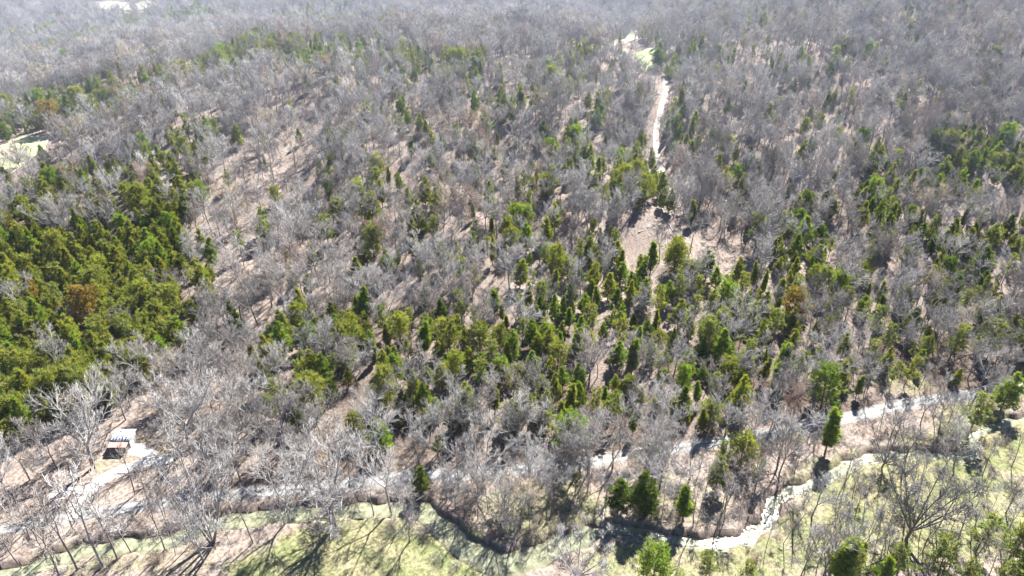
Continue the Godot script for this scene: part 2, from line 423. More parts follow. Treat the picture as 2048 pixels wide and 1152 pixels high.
func on_screen(p: Vector3) -> Vector3:
	# where a point lands in the picture (0..2048, 0..1152) and how far it is
	var q := p - EYE
	var a := deg_to_rad(PITCH)
	var dep := -q.z * cos(a) - q.y * sin(a)
	var up := q.y * cos(a) - q.z * sin(a)
	var f := 576.0 / HALF_V
	return Vector3(1024.0 + f * q.x / dep, 576.0 - f * up / dep, dep)


func soft(list: Array, x: float, D: float, over := false) -> float:
	var out := 0.0
	for k in list.size() / 5:
		var ex: float = (x - list[k * 5]) / list[k * 5 + 2]
		var ed: float = (D - list[k * 5 + 1]) / list[k * 5 + 3]
		var q := ex * ex + ed * ed
		if q < 1.7:
			out = maxf(out, list[k * 5 + 4] * (1.0 - ss(0.65, 1.7, q)))
	return out


func in_poly(poly: Array, x: float, D: float) -> bool:
	var inside := false
	var n := poly.size() / 2
	var j := n - 1
	for k in n:
		var ad: float = poly[k * 2 + 1]
		var bd: float = poly[j * 2 + 1]
		if (ad > D) != (bd > D) and x < (poly[j * 2] - poly[k * 2]) * (D - ad) / (bd - ad) + poly[k * 2]:
			inside = not inside
		j = k
	return inside


func open_ground(x: float, D: float) -> bool:
	# no tree stands on the lane, the drive, the creek, the shed or the meadows
	if D < 160.0:
		if absf(D - road_D(x)) < 3.4:
			return true
		if line_near(CREEK, 3, x, D).x < 4.0:
			return true
		if x < -75.0:
			for l in [DRIVE, SPUR, PAD]:
				if line_near(l, 2, x, D).x < 3.2:
					return true
			if x > -102.0 and x < -83.0 and D > 108.0 and D < 134.0:
				return true
	for poly in [MEADOW_LEFT, MEADOW_DRAW, MEADOW_BACK, MEADOW_FAR]:
		if in_poly(poly, x, D):
			return true
	if D > 150 and line_near(TRAIL, 2, x, D).x < 2.0:
		return true
	return false


func clear_spot(x: float, D: float, r: float) -> bool:
	var cx := int(floor(x / 4.0))
	var cd := int(floor(D / 4.0))
	for a in [-1, 0, 1]:
		for b in [-1, 0, 1]:
			for q in taken.get(Vector2i(cx + a, cd + b), []):
				var m: float = r + q[2]
				if (q[0] - x) * (q[0] - x) + (q[1] - D) * (q[1] - D) < m * m:
					return false
	return true


func take(x: float, D: float, r: float) -> void:
	var key := Vector2i(int(floor(x / 4.0)), int(floor(D / 4.0)))
	if not taken.has(key):
		taken[key] = []
	taken[key].append([x, D, r])


# ---------------------------------------------------------------- trees

func turned(rng: RandomNumberGenerator, d: Vector3, lo: float, hi: float) -> Vector3:
	var a := d.cross(Vector3(rng.randf() - 0.5, rng.randf() - 0.5, rng.randf() - 0.5)).normalized()
	return d.rotated(a, deg_to_rad(rng.randf_range(lo, hi)))


func grow(b: Buf, rng: RandomNumberGenerator, p: Vector3, d: Vector3, L: float, r0: float, r1: float, segs: int, wander: float, lift: float, sides: int, c0: Color, c1: Color) -> Array:
	var pts := [p]
	for k in segs:
		d = (d + Vector3(rng.randf_range(-1, 1), rng.randf_range(-1, 1), rng.randf_range(-1, 1)) * wander + Vector3.UP * lift).normalized()
		var q := p + d * (L / segs)
		b.tube(p, q, lerpf(r0, r1, float(k) / segs), lerpf(r0, r1, float(k + 1) / segs), sides, c0.lerp(c1, float(k) / segs), c0.lerp(c1, float(k + 1) / segs))
		p = q
		pts.append(p)
	return pts


func along(pts: Array, t: float) -> Vector3:
	var f := t * (pts.size() - 1)
	var k := mini(int(f), pts.size() - 2)
	return pts[k].lerp(pts[k + 1], f - k)


func heading(pts: Array, t: float) -> Vector3:
	var k := mini(int(t * (pts.size() - 1)), pts.size() - 2)
	return (pts[k + 1] - pts[k]).normalized()


# how much of a limb stays inside a round crown
func within(p: Vector3, d: Vector3, L: float, h: float) -> float:
	var q := (p + d * L - Vector3(0, 0.62 * h, 0)) / Vector3(0.37 * h, 0.42 * h, 0.37 * h)
	var k := q.length()
	return 1.0 if k < 1.0 else clampf(1.0 - (k - 1.0) * 1.8, 0.3, 1.0)


# style: h, fork, leaders, spread, limbs, limb, branches, twigs, r, wander, gnarl
func leafless(rng: RandomNumberGenerator, s: Dictionary) -> Array:
	var tr := Buf.new()
	var cr := Buf.new()
	var h: float = s.h
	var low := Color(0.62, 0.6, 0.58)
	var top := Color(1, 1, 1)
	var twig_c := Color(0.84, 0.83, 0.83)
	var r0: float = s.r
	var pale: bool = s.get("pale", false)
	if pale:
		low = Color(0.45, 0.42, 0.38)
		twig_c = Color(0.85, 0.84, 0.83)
	var fork: float = h * s.fork
	var stems := []
	var n_stems: int = s.get("stems", 1)
	for k in n_stems:
		var d := Vector3.UP
		if n_stems > 1:
			var w := TAU * (k + rng.randf() * 0.5) / n_stems
			d = Vector3(cos(w) * 0.28, 1, sin(w) * 0.28).normalized()
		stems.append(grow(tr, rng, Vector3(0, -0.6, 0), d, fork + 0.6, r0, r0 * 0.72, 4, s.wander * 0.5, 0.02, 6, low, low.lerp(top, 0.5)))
	var leaders := []
	for st in stems:
		var tip: Vector3 = st[st.size() - 1]
		var turn0 := rng.randf() * TAU
		for k in s.leaders:
			var w: float = turn0 + TAU * (k + rng.randf_range(-0.25, 0.25)) / s.leaders
			var sp: float = tan(deg_to_rad(s.spread * rng.randf_range(0.5, 1.15)))
			var d: Vector3 = (heading(st, 0.99) + Vector3(cos(w), 0, sin(w)) * sp).normalized()
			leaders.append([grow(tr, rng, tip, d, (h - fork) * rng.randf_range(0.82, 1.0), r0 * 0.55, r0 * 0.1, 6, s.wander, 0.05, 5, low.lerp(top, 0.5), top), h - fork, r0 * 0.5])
		if s.get("low_limbs", 0):
			for k in s.low_limbs:
				var t := rng.randf_range(0.45, 0.95)
				var w := rng.randf() * TAU
				leaders.append([grow(tr, rng, along(st, t), Vector3(cos(w), 0.35, sin(w)).normalized(), h * s.limb * 1.1, r0 * 0.35, r0 * 0.08, 4, s.wander, 0.04, 4, low.lerp(top, 0.6), top), h * s.limb * 1.1, r0 * 0.35])
	var limbs := []
	for l in leaders:
		limbs.append([l[0], l[1], l[2], 0.55])
		for k in s.limbs:
			var t := lerpf(0.12, 0.95, (k + rng.randf()) / s.limbs)
			var d := turned(rng, heading(l[0], t), 38, 68)
			d = (d + Vector3.UP * 0.15).normalized()
			var L: float = h * s.limb * (1.15 - 0.65 * t) * rng.randf_range(0.7, 1.2)
			var r: float = maxf(0.035, l[2] * (1.0 - 0.75 * t) * 0.5)
			L *= within(along(l[0], t), d, L, h)
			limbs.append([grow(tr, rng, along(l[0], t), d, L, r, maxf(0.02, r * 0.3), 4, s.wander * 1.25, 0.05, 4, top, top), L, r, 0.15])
	for l in limbs:
		for k in s.branches:
			var t := lerpf(l[3], 1.0, (k + rng.randf()) / s.branches)
			var d := turned(rng, heading(l[0], t), 25, 60)
			d = (d + Vector3.UP * 0.22).normalized()
			var L: float = h * s.limb * 0.42 * rng.randf_range(0.6, 1.2) * (1.1 - 0.4 * t)
			L *= within(along(l[0], t), d, L, h)
			var pts := grow(cr, rng, along(l[0], t), d, L, 0.036, 0.02, 2, s.wander * 1.4, 0.06, 3, top.lerp(twig_c, 0.4), twig_c)
			for j in s.twigs:
				var tt := lerpf(0.2, 1.0, (j + rng.randf()) / s.twigs)
				var dd := turned(rng, heading(pts, tt), 20, 55)
				dd = (dd + Vector3.UP * 0.18).normalized()
				var TL: float = s.get("twig", 1.1) * rng.randf_range(0.6, 1.25)
				var p0 := along(pts, tt)
				cr.cone(p0, p0 + dd * TL, s.get("twig_r", 0.028), twig_c)
				if rng.randf() < 0.75:
					var pm := p0 + dd * TL * rng.randf_range(0.3, 0.7)
					cr.cone(pm, pm + turned(rng, dd, 25, 50) * TL * 0.65, s.get("twig_r", 0.028) * 0.8, twig_c)
	return [tr, cr]


func profile(form: int, t: float) -> float:
	match form:
		0: return pow(1.0 - t, 0.85) * (0.75 + 0.25 * sin(t * 3.0)) * ss(-0.06, 0.12, t)      # pointed
		1: return sqrt(maxf(0.0, 1.0 - pow(absf(t - 0.36) / 0.66, 2.2)))                         # rounded
		2: return 0.78 * pow(1.0 - t, 0.5) * ss(-0.1, 0.25, t)                                    # column
		_: return (0.55 + 0.45 * sin(t * 9.0)) * pow(1.0 - t, 0.6) * ss(-0.05, 0.3, t) + 0.12    # ragged


# form 0 pointed, 1 rounded, 2 column, 3 ragged and thin
func cedar(rng: RandomNumberGenerator, form: int, h: float, R: float, n: int, sprays: int) -> Array:
	var tr := Buf.new()
	var cr := Buf.new()
	var bark := Color(1, 1, 1)
	var foot: float = [0.06, 0.08, 0.14, 0.3][form] * h
	var pts := grow(tr, rng, Vector3(0, -0.5, 0), Vector3.UP, h * 0.97 + 0.5, h * 0.019, 0.02, 6, 0.04, 0.1, 5, bark * 0.8, bark)
	var ph := rng.randf() * TAU
	var ph2 := rng.randf() * TAU
	for k in n:
		var t := (k + rng.randf()) / n
		# more boughs where the crown is wide
		if rng.randf() > 0.35 + profile(form, t):
			t = rng.randf() * 0.7
		var w := k * 2.39996 + rng.randf_range(-0.4, 0.4)
		var lobes := 1.0 + 0.2 * sin(3.0 * w + ph + t * 5.0) + 0.16 * sin(2.0 * w + ph2 - t * 8.0)
		var L := R * profile(form, t) * lobes * rng.randf_range(0.6, 1.3) + 0.1
		var y := lerpf(foot, h, t)
		var rise: float = [0.45, 0.55, 0.95, 0.3][form] + 0.5 * t + rng.randf_range(-0.15, 0.2)
		var d := Vector3(cos(w), rise, sin(w)).normalized()
		var p := along(pts, (y + 0.5 - L * rise * 0.35) / (h * 0.97 + 0.5) if y > L * rise * 0.35 else 0.1)
		var tip := p + d * L
		cr.tube(p, tip, 0.03, 0.012, 3, Color(0.55, 0.4, 0.3), Color(0.6, 0.5, 0.35))
		var hue := rng.randf()
		var tone := Color(lerpf(0.7, 1.0, hue), lerpf(0.74, 0.98, rng.randf() * 0.5 + hue * 0.5), lerpf(0.5, 0.85, rng.randf()))
		for j in sprays:
			var tt := lerpf(0.42 if form < 3 else 0.55, 1.03, sqrt((j + rng.randf()) / sprays))
			var q := p.lerp(tip, tt) + Vector3(rng.randf_range(-1, 1), rng.randf_range(-0.6, 0.9), rng.randf_range(-1, 1)) * (0.1 + 0.13 * L)
			var out := (d * 0.6 + Vector3(rng.randf_range(-1, 1), rng.randf_range(0.0, 1.5), rng.randf_range(-1, 1)) * 0.7).normalized()
			var len := rng.randf_range(0.36, 0.9)
			var side := out.cross(Vector3(rng.randf_range(-1, 1), rng.randf_range(-1, 1), rng.randf_range(-1, 1))).normalized()
			var up := side.cross(out)
			var shade := rng.randf_range(0.82, 1.0)
			var c0 := Color(tone.r * shade, tone.g * shade, tone.b * shade)
			var c1 := Color(minf(1, c0.r * 1.12), minf(1, c0.g * 1.1), c0.b)
			for e in 3:
				var fan := (out + side * (e - 1) * 0.62 + up * rng.randf_range(-0.3, 0.3)).normalized()
				var wd := side * 0.085 + up * rng.randf_range(-0.06, 0.06)
				var mid := q + fan * len * 0.25
				cr.tri(mid - wd, mid + wd, q + fan * len * (1.0 if e == 1 else 0.8), c0, c1)
	return [tr, cr]


func bush(rng: RandomNumberGenerator, h: float, spread: float, stems: int) -> Buf:
	var b := Buf.new()
	for k in stems:
		var w := rng.randf() * TAU
		var base := Vector3(cos(w), 0, sin(w)) * rng.randf() * 0.5
		var d := Vector3(cos(w) * spread, 1, sin(w) * spread).normalized()
		var pts := grow(b, rng, base + Vector3(0, -0.2, 0), d, h * rng.randf_range(0.6, 1.05), 0.03, 0.014, 3, 0.22, 0.0, 3, Color(0.8, 0.78, 0.76), Color(1, 1, 1))
		for j in 7:
			var t := rng.randf_range(0.2, 1.0)
			var dd := turned(rng, heading(pts, t), 25, 60)
			var p := along(pts, t)
			b.cone(p, p + dd * h * 0.35 * rng.randf_range(0.6, 1.2), 0.017, Color(1, 0.97, 0.95))
			var q := p + dd * h * 0.15
			b.cone(q, q + turned(rng, dd, 25, 55) * h * 0.22, 0.014, Color(1, 0.97, 0.95))
	return b


# ---------------------------------------------------------------- the scene

func _ready() -> void:
	cam = Camera3D.new()
	cam.name = "camera"
	cam.fov = rad_to_deg(2.0 * atan(HALF_V))
	cam.position = EYE
	cam.rotation_degrees = Vector3(-PITCH, 0, 0)
	cam.near = 1.0
	cam.far = 6000.0
	add_child(cam)

	var env := Environment.new()
	env.background_mode = Environment.BG_SKY
	var sky := Sky.new()
	var psm := ProceduralSkyMaterial.new()
	psm.sky_top_color = Color(0.3, 0.45, 0.69)
	psm.sky_horizon_color = Color(0.74, 0.82, 0.93)
	psm.sky_curve = 0.12
	psm.ground_bottom_color = Color(0.35, 0.32, 0.28)
	psm.ground_horizon_color = Color(0.6, 0.66, 0.72)
	psm.sky_energy_multiplier = 0.5
	sky.sky_material = psm
	env.sky = sky
	env.tonemap_mode = Environment.TONE_MAPPER_LINEAR
	env.tonemap_exposure = 5.4
	env.sdfgi_enabled = true
	env.ssao_enabled = true
	env.ssil_enabled = true
	env.fog_enabled = true
	env.fog_density = 0.00004
	env.fog_light_color = Color(0.78, 0.86, 1.0)
	env.volumetric_fog_enabled = true
	env.volumetric_fog_density = 0.0
	var we := WorldEnvironment.new()
	we.environment = env
	add_child(we)

	var sun := DirectionalLight3D.new()
	sun.name = "sun"
	sun.light_energy = 1.6
	sun.light_color = Color(1.0, 0.985, 0.96)
	sun.light_angular_distance = 0.5
	sun.shadow_enabled = true
	var az := deg_to_rad(26.0)
	var el := deg_to_rad(44.0)
	var to_sun := Vector3(sin(az) * cos(el), sin(el), -cos(az) * cos(el))
	sun.basis = Basis.looking_at(-to_sun, Vector3.UP)
	add_child(sun)

	far_haze()
	materials()
	ground()
	lane()
	creek()
	meadows()
	shed()
	corner_hut()
	woods()
	undergrowth()
	logs()
	settle_labels()


func far_haze() -> void:
	# the air that lies over the ridge and the land behind it
	var o := FogVolume.new()
	o.name = "haze"
	o.shape = RenderingServer.FOG_VOLUME_SHAPE_BOX
	o.size = Vector3(3000, 260, 1400)
	o.position = Vector3(0, 70, -930)
	var m := FogMaterial.new()
	m.density = 0.00034
	m.albedo = Color(0.86, 0.91, 1.0)
	o.material = m
	add_child(o)
	tag(o, "thin bluish haze over the far ridge", "haze", "", "stuff")


func materials() -> void:
	# bark, linear base colours
	M.bark = {
		"grey": mat(0.34, 0.33, 0.325, 0.9, true), "silvery": mat(0.41, 0.4, 0.39, 0.85, true), "brown": mat(0.26, 0.235, 0.22, 0.9, true),
		"dusky": mat(0.19, 0.18, 0.175, 0.9, true), "russet": mat(0.33, 0.24, 0.2, 0.9, true), "tan": mat(0.42, 0.36, 0.27, 0.9, true),
	}
	M.cedar_bark = mat(0.16, 0.12, 0.095, 0.95, true)
	M.green = {
		"bright green": mat(0.235, 0.315, 0.08, 0.75, true), "olive green": mat(0.265, 0.28, 0.1, 0.75, true), "deep green": mat(0.13, 0.175, 0.05, 0.75, true),
		"yellowish green": mat(0.315, 0.335, 0.1, 0.75, true), "greyish green": mat(0.25, 0.28, 0.15, 0.8, true), "brownish": mat(0.3, 0.21, 0.085, 0.8, true),
	}
	for k in M.green:
		var g: StandardMaterial3D = M.green[k]
		g.backlight_enabled = true
		g.backlight = srgb(0.9, 0.94, 0.42)
	M.white_green = mat(1, 1, 1, 0.75, true)
	M.white_green.backlight_enabled = true
	M.white_green.backlight = srgb(0.9, 0.94, 0.42)
	M.white_bark = mat(1, 1, 1, 0.9, true)


func litter(x: float, D: float) -> Color:
	var a := 0.5 + 0.5 * sin(x * .19 + 2.3 * sin(D * .11)) * sin(D * .15 + 1.7 * sin(x * .07))
	var b := 0.5 + 0.5 * sin(x * .53 + D * .31 + 2.0 * sin(x * .23 - D * .19))
	return Color(0.35, 0.31, 0.29).lerp(Color(0.25, 0.215, 0.195), a * 0.7).lerp(Color(0.34, 0.265, 0.225), b * 0.35)


func ground() -> void:
	var xs := PackedFloat32Array()
	var ds := PackedFloat32Array()
	var x := -2600.0
	while x < 2600.0:
		xs.append(x)
		var a := absf(x)
		x += 0.85 if a < 134.0 else (4.0 if a < 480.0 else (20.0 if a < 800.0 else 120.0))
	var d := -200.0
	while d < 3200.0:
		ds.append(d)
		d += 40.0 if d < 40.0 else (2.0 if d < 82.0 else (0.8 if d < 140.0 else (2.0 if d < 180.0 else (3.5 if d < 470.0 else (10.0 if d < 1060.0 else 80.0)))))
	var w := xs.size()
	var v := PackedVector3Array()
	var c := PackedColorArray()
	var idx := PackedInt32Array()
	v.resize(w * ds.size())
	c.resize(w * ds.size())
	var rng := rng_of(5)
	for j in ds.size():
		var D := ds[j]
		for i in w:
			var px := xs[i]
			var near := D < 175.0 and D > 60.0 and absf(px) < 140.0
			var y := hill(px, D)
			var col := litter(px, D)
			# woodland shade painted over brown litter, low on the slope and by the lane
			var painted_shade := ss(-5.0, 2.0, D - road_D(px)) * (1.0 - ss(160, 195, D)) * ss(-72, -48, px) * (0.68 + 0.32 * sin(px * .11 + 1.7 * sin(D * .13)))
			if painted_shade > 0.0:
				col = col.lerp(Color(0.135, 0.108, 0.092), minf(painted_shade, 0.92))
			if near:
				var cut := creek_cut(px, D)
				y += cut
				y += 0.05 * sin(px * 1.7 + D * 0.6) * sin(D * 1.3)
				var g := soft(GRASS, px, D)
				if g > 0.0:
					var m := 0.5 + 0.5 * sin(px * .31 + 1.5 * sin(D * .27)) * sin(D * .41 + px * .13)
					var green := Color(0.21, 0.245, 0.115).lerp(Color(0.32, 0.305, 0.19), m)
					var worn := 0.5 + 0.5 * sin(px * .83 + 2.0 * sin(D * .71)) * sin(D * .93 + 1.4 * sin(px * .57))
					col = col.lerp(green, clampf(g * 1.35 - 0.45 * worn * worn + rng.randf_range(-0.3, 0.3), 0.0, 1.0))
				if cut < -0.15:
					col = col.lerp(Color(0.17, 0.13, 0.1), clampf(-cut, 0.0, 1.0))
			var jit := rng.randf_range(0.84, 1.1)
			v[j * w + i] = Vector3(px, y, -D)
			c[j * w + i] = Color(col.r * jit, col.g * jit, col.b * jit)
	for j in ds.size() - 1:
		for i in w - 1:
			var a := j * w + i
			idx.append_array(PackedInt32Array([a, a + w, a + 1, a + 1, a + w, a + w + 1]))
	var arr := []
	arr.resize(Mesh.ARRAY_MAX)
	arr[Mesh.ARRAY_VERTEX] = v
	arr[Mesh.ARRAY_COLOR] = c
	arr[Mesh.ARRAY_INDEX] = idx
	var mesh := ArrayMesh.new()
	mesh.add_surface_from_arrays(Mesh.PRIMITIVE_TRIANGLES, arr)
	var st := SurfaceTool.new()
	st.create_from(mesh, 0)
	st.generate_normals()
	mesh = st.commit()
	var m := StandardMaterial3D.new()
	m.vertex_color_use_as_albedo = true
	m.roughness = 1.0
	m.metallic_specular = 0.1
	m.albedo_texture = noise_tex(3, 0.03, Color(0.74, 0.73, 0.72), Color(0.96, 0.955, 0.95), Color(1, 1, 1))
	m.uv1_triplanar = true
	m.uv1_world_triplanar = true
	m.uv1_scale = Vector3(0.06, 0.06, 0.06)
	m.detail_enabled = true
	m.detail_uv_layer = BaseMaterial3D.DETAIL_UV_2
	m.detail_blend_mode = BaseMaterial3D.BLEND_MODE_MUL
	m.detail_albedo = noise_tex(8, 0.09, Color(0.42, 0.37, 0.34), Color(0.93, 0.92, 0.9), Color(1, 1, 1), 512, 4)
	m.uv2_triplanar = true
	m.uv2_world_triplanar = true
	m.uv2_scale = Vector3(0.11, 0.11, 0.11)
	mesh.surface_set_material(0, m)
	tag(structure("ground", mesh), "leaf strewn hillside ground with grassy meadow patches in the valley", "ground")


# a strip that follows a line over the ground
func strip(line: Array, step: int, half: float, lift: float, level: float, seed_: int, cols: Array) -> Buf:
	var b := Buf.new()
	var pts := []
	for k in line.size() / step:
		pts.append(Vector3(line[k * step], line[k * step + 2] if step > 2 else half, line[k * step + 1]))
	var fine := []
	for k in pts.size() - 1:
		var p0: Vector3 = pts[maxi(k - 1, 0)]
		var p3: Vector3 = pts[mini(k + 2, pts.size() - 1)]
		var n := maxi(2, int(Vector2(pts[k].x - pts[k + 1].x, pts[k].z - pts[k + 1].z).length() / 1.0))
		for j in n:
			fine.append(pts[k].cubic_interpolate(pts[k + 1], p0, p3, float(j) / n))
	fine.append(pts[pts.size() - 1])
	var rng := rng_of(seed_)
	var rows := cols.size()
	for k in fine.size():
		var a: Vector3 = fine[maxi(k - 1, 0)]
		var e: Vector3 = fine[mini(k + 1, fine.size() - 1)]
		var t := Vector2(e.x - a.x, e.z - a.z).normalized()
		var s := Vector2(-t.y, t.x)
		for j in rows:
			var f := lerpf(-1.0, 1.0, float(j) / (rows - 1))
			var wide: float = fine[k].y * (1.0 + (rng.randf_range(-0.12, 0.12) if j == 0 or j == rows - 1 else 0.0))
			var x: float = fine[k].x + s.x * f * wide
			var D: float = fine[k].z + s.y * f * wide
			var y := level if level > -50.0 else hill(x, D) + lift - (lift + 0.05 if j == 0 or j == rows - 1 else 0.0)
			b.v.append(Vector3(x, y, -D))
			b.n.append(Vector3.UP)
			var jit := rng.randf_range(0.88, 1.0)
			b.c.append(Color(cols[j].r * jit, cols[j].g * jit, cols[j].b * jit))
	for k in fine.size() - 1:
		for j in rows - 1:
			var a := k * rows + j
			b.i.append_array(PackedInt32Array([a, a + 1, a + rows, a + 1, a + rows + 1, a + rows]))
	return b


func gravel(seed_: int) -> StandardMaterial3D:
	var m := mat(1, 1, 1, 0.95, true)
	m.albedo_texture = noise_tex(seed_, 0.06, Color(0.7, 0.7, 0.7), Color(0.93, 0.93, 0.93), Color(1, 1, 1), 512, 4)
	m.uv1_triplanar = true
	m.uv1_world_triplanar = true
	m.uv1_scale = Vector3(0.15, 0.15, 0.15)
	return m


func lane() -> void:
	var g := Color(0.21, 0.205, 0.2)
	var rut := Color(0.33, 0.325, 0.32)
	var edge := Color(0.27, 0.23, 0.2)
	var m := gravel(21)
	tag(structure("road", strip(ROAD, 2, 2.3, 0.12, -99.0, 31, [edge, g, rut, g, rut, g, edge]).mesh(m)), "pale gravel lane running across the valley below the wood", "road")
	var w := Color(0.5, 0.485, 0.465)
	tag(structure("driveway", strip(DRIVE, 2, 2.1, 0.16, -99.0, 32, [edge, w, w, w, edge]).mesh(m)), "white gravel drive curving up from the lane to the shed", "driveway")
	tag(structure("parking_spur", strip(SPUR, 2, 1.5, 0.1, -99.0, 33, [edge, w * 0.95, w, w, edge]).mesh(m)), "short gravel spur left of the drive", "driveway")
	tag(structure("turning_place", strip(PAD, 2, 1.9, 0.14, -99.0, 34, [edge, w, w, w * 0.9, edge]).mesh(m)), "gravel turning place right of the shed", "driveway")
	tag(structure("trail", strip(TRAIL, 2, 1.5, 0.25, -99.0, 35, [Color(0.34, 0.29, 0.25), Color(0.4, 0.35, 0.31), Color(0.4, 0.35, 0.31), Color(0.34, 0.29, 0.25)]).mesh(m)), "pale trail up the wooded draw", "path")


func creek() -> void:
	var deep := Color(0.15, 0.145, 0.1)
	var pool := Color(0.235, 0.24, 0.165)
	var wide := []
	for k in CREEK.size() / 3:
		wide.append_array([CREEK[k * 3], CREEK[k * 3 + 1], CREEK[k * 3 + 2] * 0.75 + 0.9])
	var m := mat(1, 1, 1, 0.06, true)
	m.metallic_specular = 0.5
	m.albedo_texture = noise_tex(45, 0.008, Color(0.8, 0.8, 0.78), Color(0.92, 0.92, 0.9), Color(1, 1, 1), 512, 3)
	m.normal_enabled = true
	var nz := noise_tex(41, 0.02, Color.BLACK, Color(0.5, 0.5, 0.5), Color.WHITE, 512, 4)
	nz.color_ramp = null
	nz.as_normal_map = true
	nz.bump_strength = 3.0
	m.normal_texture = nz
	m.normal_scale = 0.08
	m.uv1_triplanar = true
	m.uv1_world_triplanar = true
	m.uv1_scale = Vector3(0.12, 0.12, 0.12)
	tag(structure("creek_water", strip(wide, 3, 2.0, 0.0, -0.95, 42, [deep, pool, pool, pool, deep]).mesh(m)), "murky green creek winding along the valley floor", "creek")
	# broken fast water over stones, a little above the pools
	var fast: StandardMaterial3D = m.duplicate()
	fast.roughness = 0.13
	fast.normal_scale = 0.7
	fast.uv1_scale = Vector3(0.25, 0.25, 0.25)
	var sparkle: StandardMaterial3D = m.duplicate()
	sparkle.metallic_specular = 0.22
	sparkle.roughness = 0.05
	sparkle.normal_scale = 1.8
	sparkle.uv1_scale = Vector3(0.16, 0.16, 0.16)
	var runs := [[24, 25], [26, 28], [28, 30], [30, 31], [32, 36], [37, 39], [43, 46]]
	var said := ["sparkling riffle below the two dark creekside cedars", "glinting shallows at the left of the creek's lower bend", "long white riffle on the creek's lower bend", "glinting shallows at the right of the creek's lower bend", "bright rapids rounding the creek bend", "short white run above the rapids", "narrow white run by the upper right creek pool"]
	for r in runs.size():
		var l := []
		for k in range(runs[r][0], runs[r][1] + 1):
			l.append_array([CREEK[k * 3], CREEK[k * 3 + 1], CREEK[k * 3 + 2] * 0.45])
		var o := structure("riffle", strip(l, 3, 2.0, 0.0, -0.9, 50 + r, [pool, Color(0.3, 0.31, 0.24), Color(0.3, 0.31, 0.24), pool]).mesh(fast if r == 2 else sparkle))
		tag(o, said[r], "riffle")
	# stones in the fast water
	var rng := rng_of(60)
	var stone := SphereMesh.new()
	stone.radius = 0.5
	stone.height = 0.7
	stone.radial_segments = 7
	stone.rings = 4
	var mm := MultiMesh.new()
	mm.transform_format = MultiMesh.TRANSFORM_3D
	mm.mesh = stone
	var spots := []
	for r in runs:
		for k in range(r[0], r[1]):
			for j in 16:
				var t := rng.randf()
				var x := lerpf(CREEK[k * 3], CREEK[k * 3 + 3], t) + rng.randf_range(-2.2, 2.2)
				var D := lerpf(CREEK[k * 3 + 1], CREEK[k * 3 + 4], t) + rng.randf_range(-2.2, 2.2)
				spots.append(Transform3D(Basis(Vector3.UP, rng.randf() * TAU).scaled(Vector3(rng.randf_range(0.3, 1.1), rng.randf_range(0.3, 0.8), rng.randf_range(0.3, 1.0))), Vector3(x, -0.95, -D)))
	mm.instance_count = spots.size()
	for k in spots.size():
		mm.set_instance_transform(k, spots[k])
	var st := MultiMeshInstance3D.new()
	st.name = "creek_stones"
	st.multimesh = mm
	st.material_override = mat(0.3, 0.27, 0.23, 0.8)
	add_child(st)
	tag(st, "stones breaking the fast water of the creek", "stones", "", "stuff")


func draped(poly: Array, cell: float, lift: float, c0: Color, c1: Color) -> Buf:
	var b := Buf.new()
	var pg := PackedVector2Array()
	var lo := Vector2(1e9, 1e9)
	var hi := Vector2(-1e9, -1e9)
	for k in poly.size() / 2:
		var p := Vector2(poly[k * 2], poly[k * 2 + 1])
		pg.append(p)
		lo = lo.min(p)
		hi = hi.max(p)
	var x := lo.x
	while x < hi.x:
		var d := lo.y
		while d < hi.y:
			var sq := PackedVector2Array([Vector2(x, d), Vector2(x + cell, d), Vector2(x + cell, d + cell), Vector2(x, d + cell)])
			for piece in Geometry2D.intersect_polygons(sq, pg):
				var at := b.v.size()
				var at_i := b.i.size()
				for p in piece:
					b.v.append(Vector3(p.x, hill(p.x, p.y) + lift, -p.y))
					b.n.append(Vector3.UP)
					b.c.append(c0.lerp(c1, 0.5 + 0.5 * sin(p.x * 0.3 + 2.0 * sin(p.y * 0.17))))
				var t := Geometry2D.triangulate_polygon(piece)
				for k in t:
					b.i.append(at + k)
				for k in range(at_i, b.i.size() - 2, 3):
					var sw := b.i[k]
					b.i[k] = b.i[k + 1]
					b.i[k + 1] = sw
			d += cell
		x += cell
	return b


func meadows() -> void:
	var m := gravel(71)
	tag(structure("meadow_ground", draped(MEADOW_LEFT, 4.0, 0.4, Color(0.3, 0.32, 0.17), Color(0.34, 0.3, 0.21)).mesh(m)), "pale meadow behind the cedars at the left edge", "meadow")
	tag(structure("meadow_ground", draped(MEADOW_DRAW, 4.0, 0.4, Color(0.25, 0.32, 0.12), Color(0.31, 0.35, 0.17)).mesh(m)), "bright green clearing at the head of the trail", "meadow")
	tag(structure("meadow_ground", draped(MEADOW_BACK, 4.0, 0.4, Color(0.37, 0.33, 0.24), Color(0.34, 0.32, 0.22)).mesh(m)), "straw coloured field beyond the green clearing", "meadow")
	tag(structure("meadow_ground", draped(MEADOW_FAR, 8.0, 0.8, Color(0.42, 0.39, 0.3), Color(0.37, 0.37, 0.26)).mesh(m)), "pale far field at the top left", "meadow")


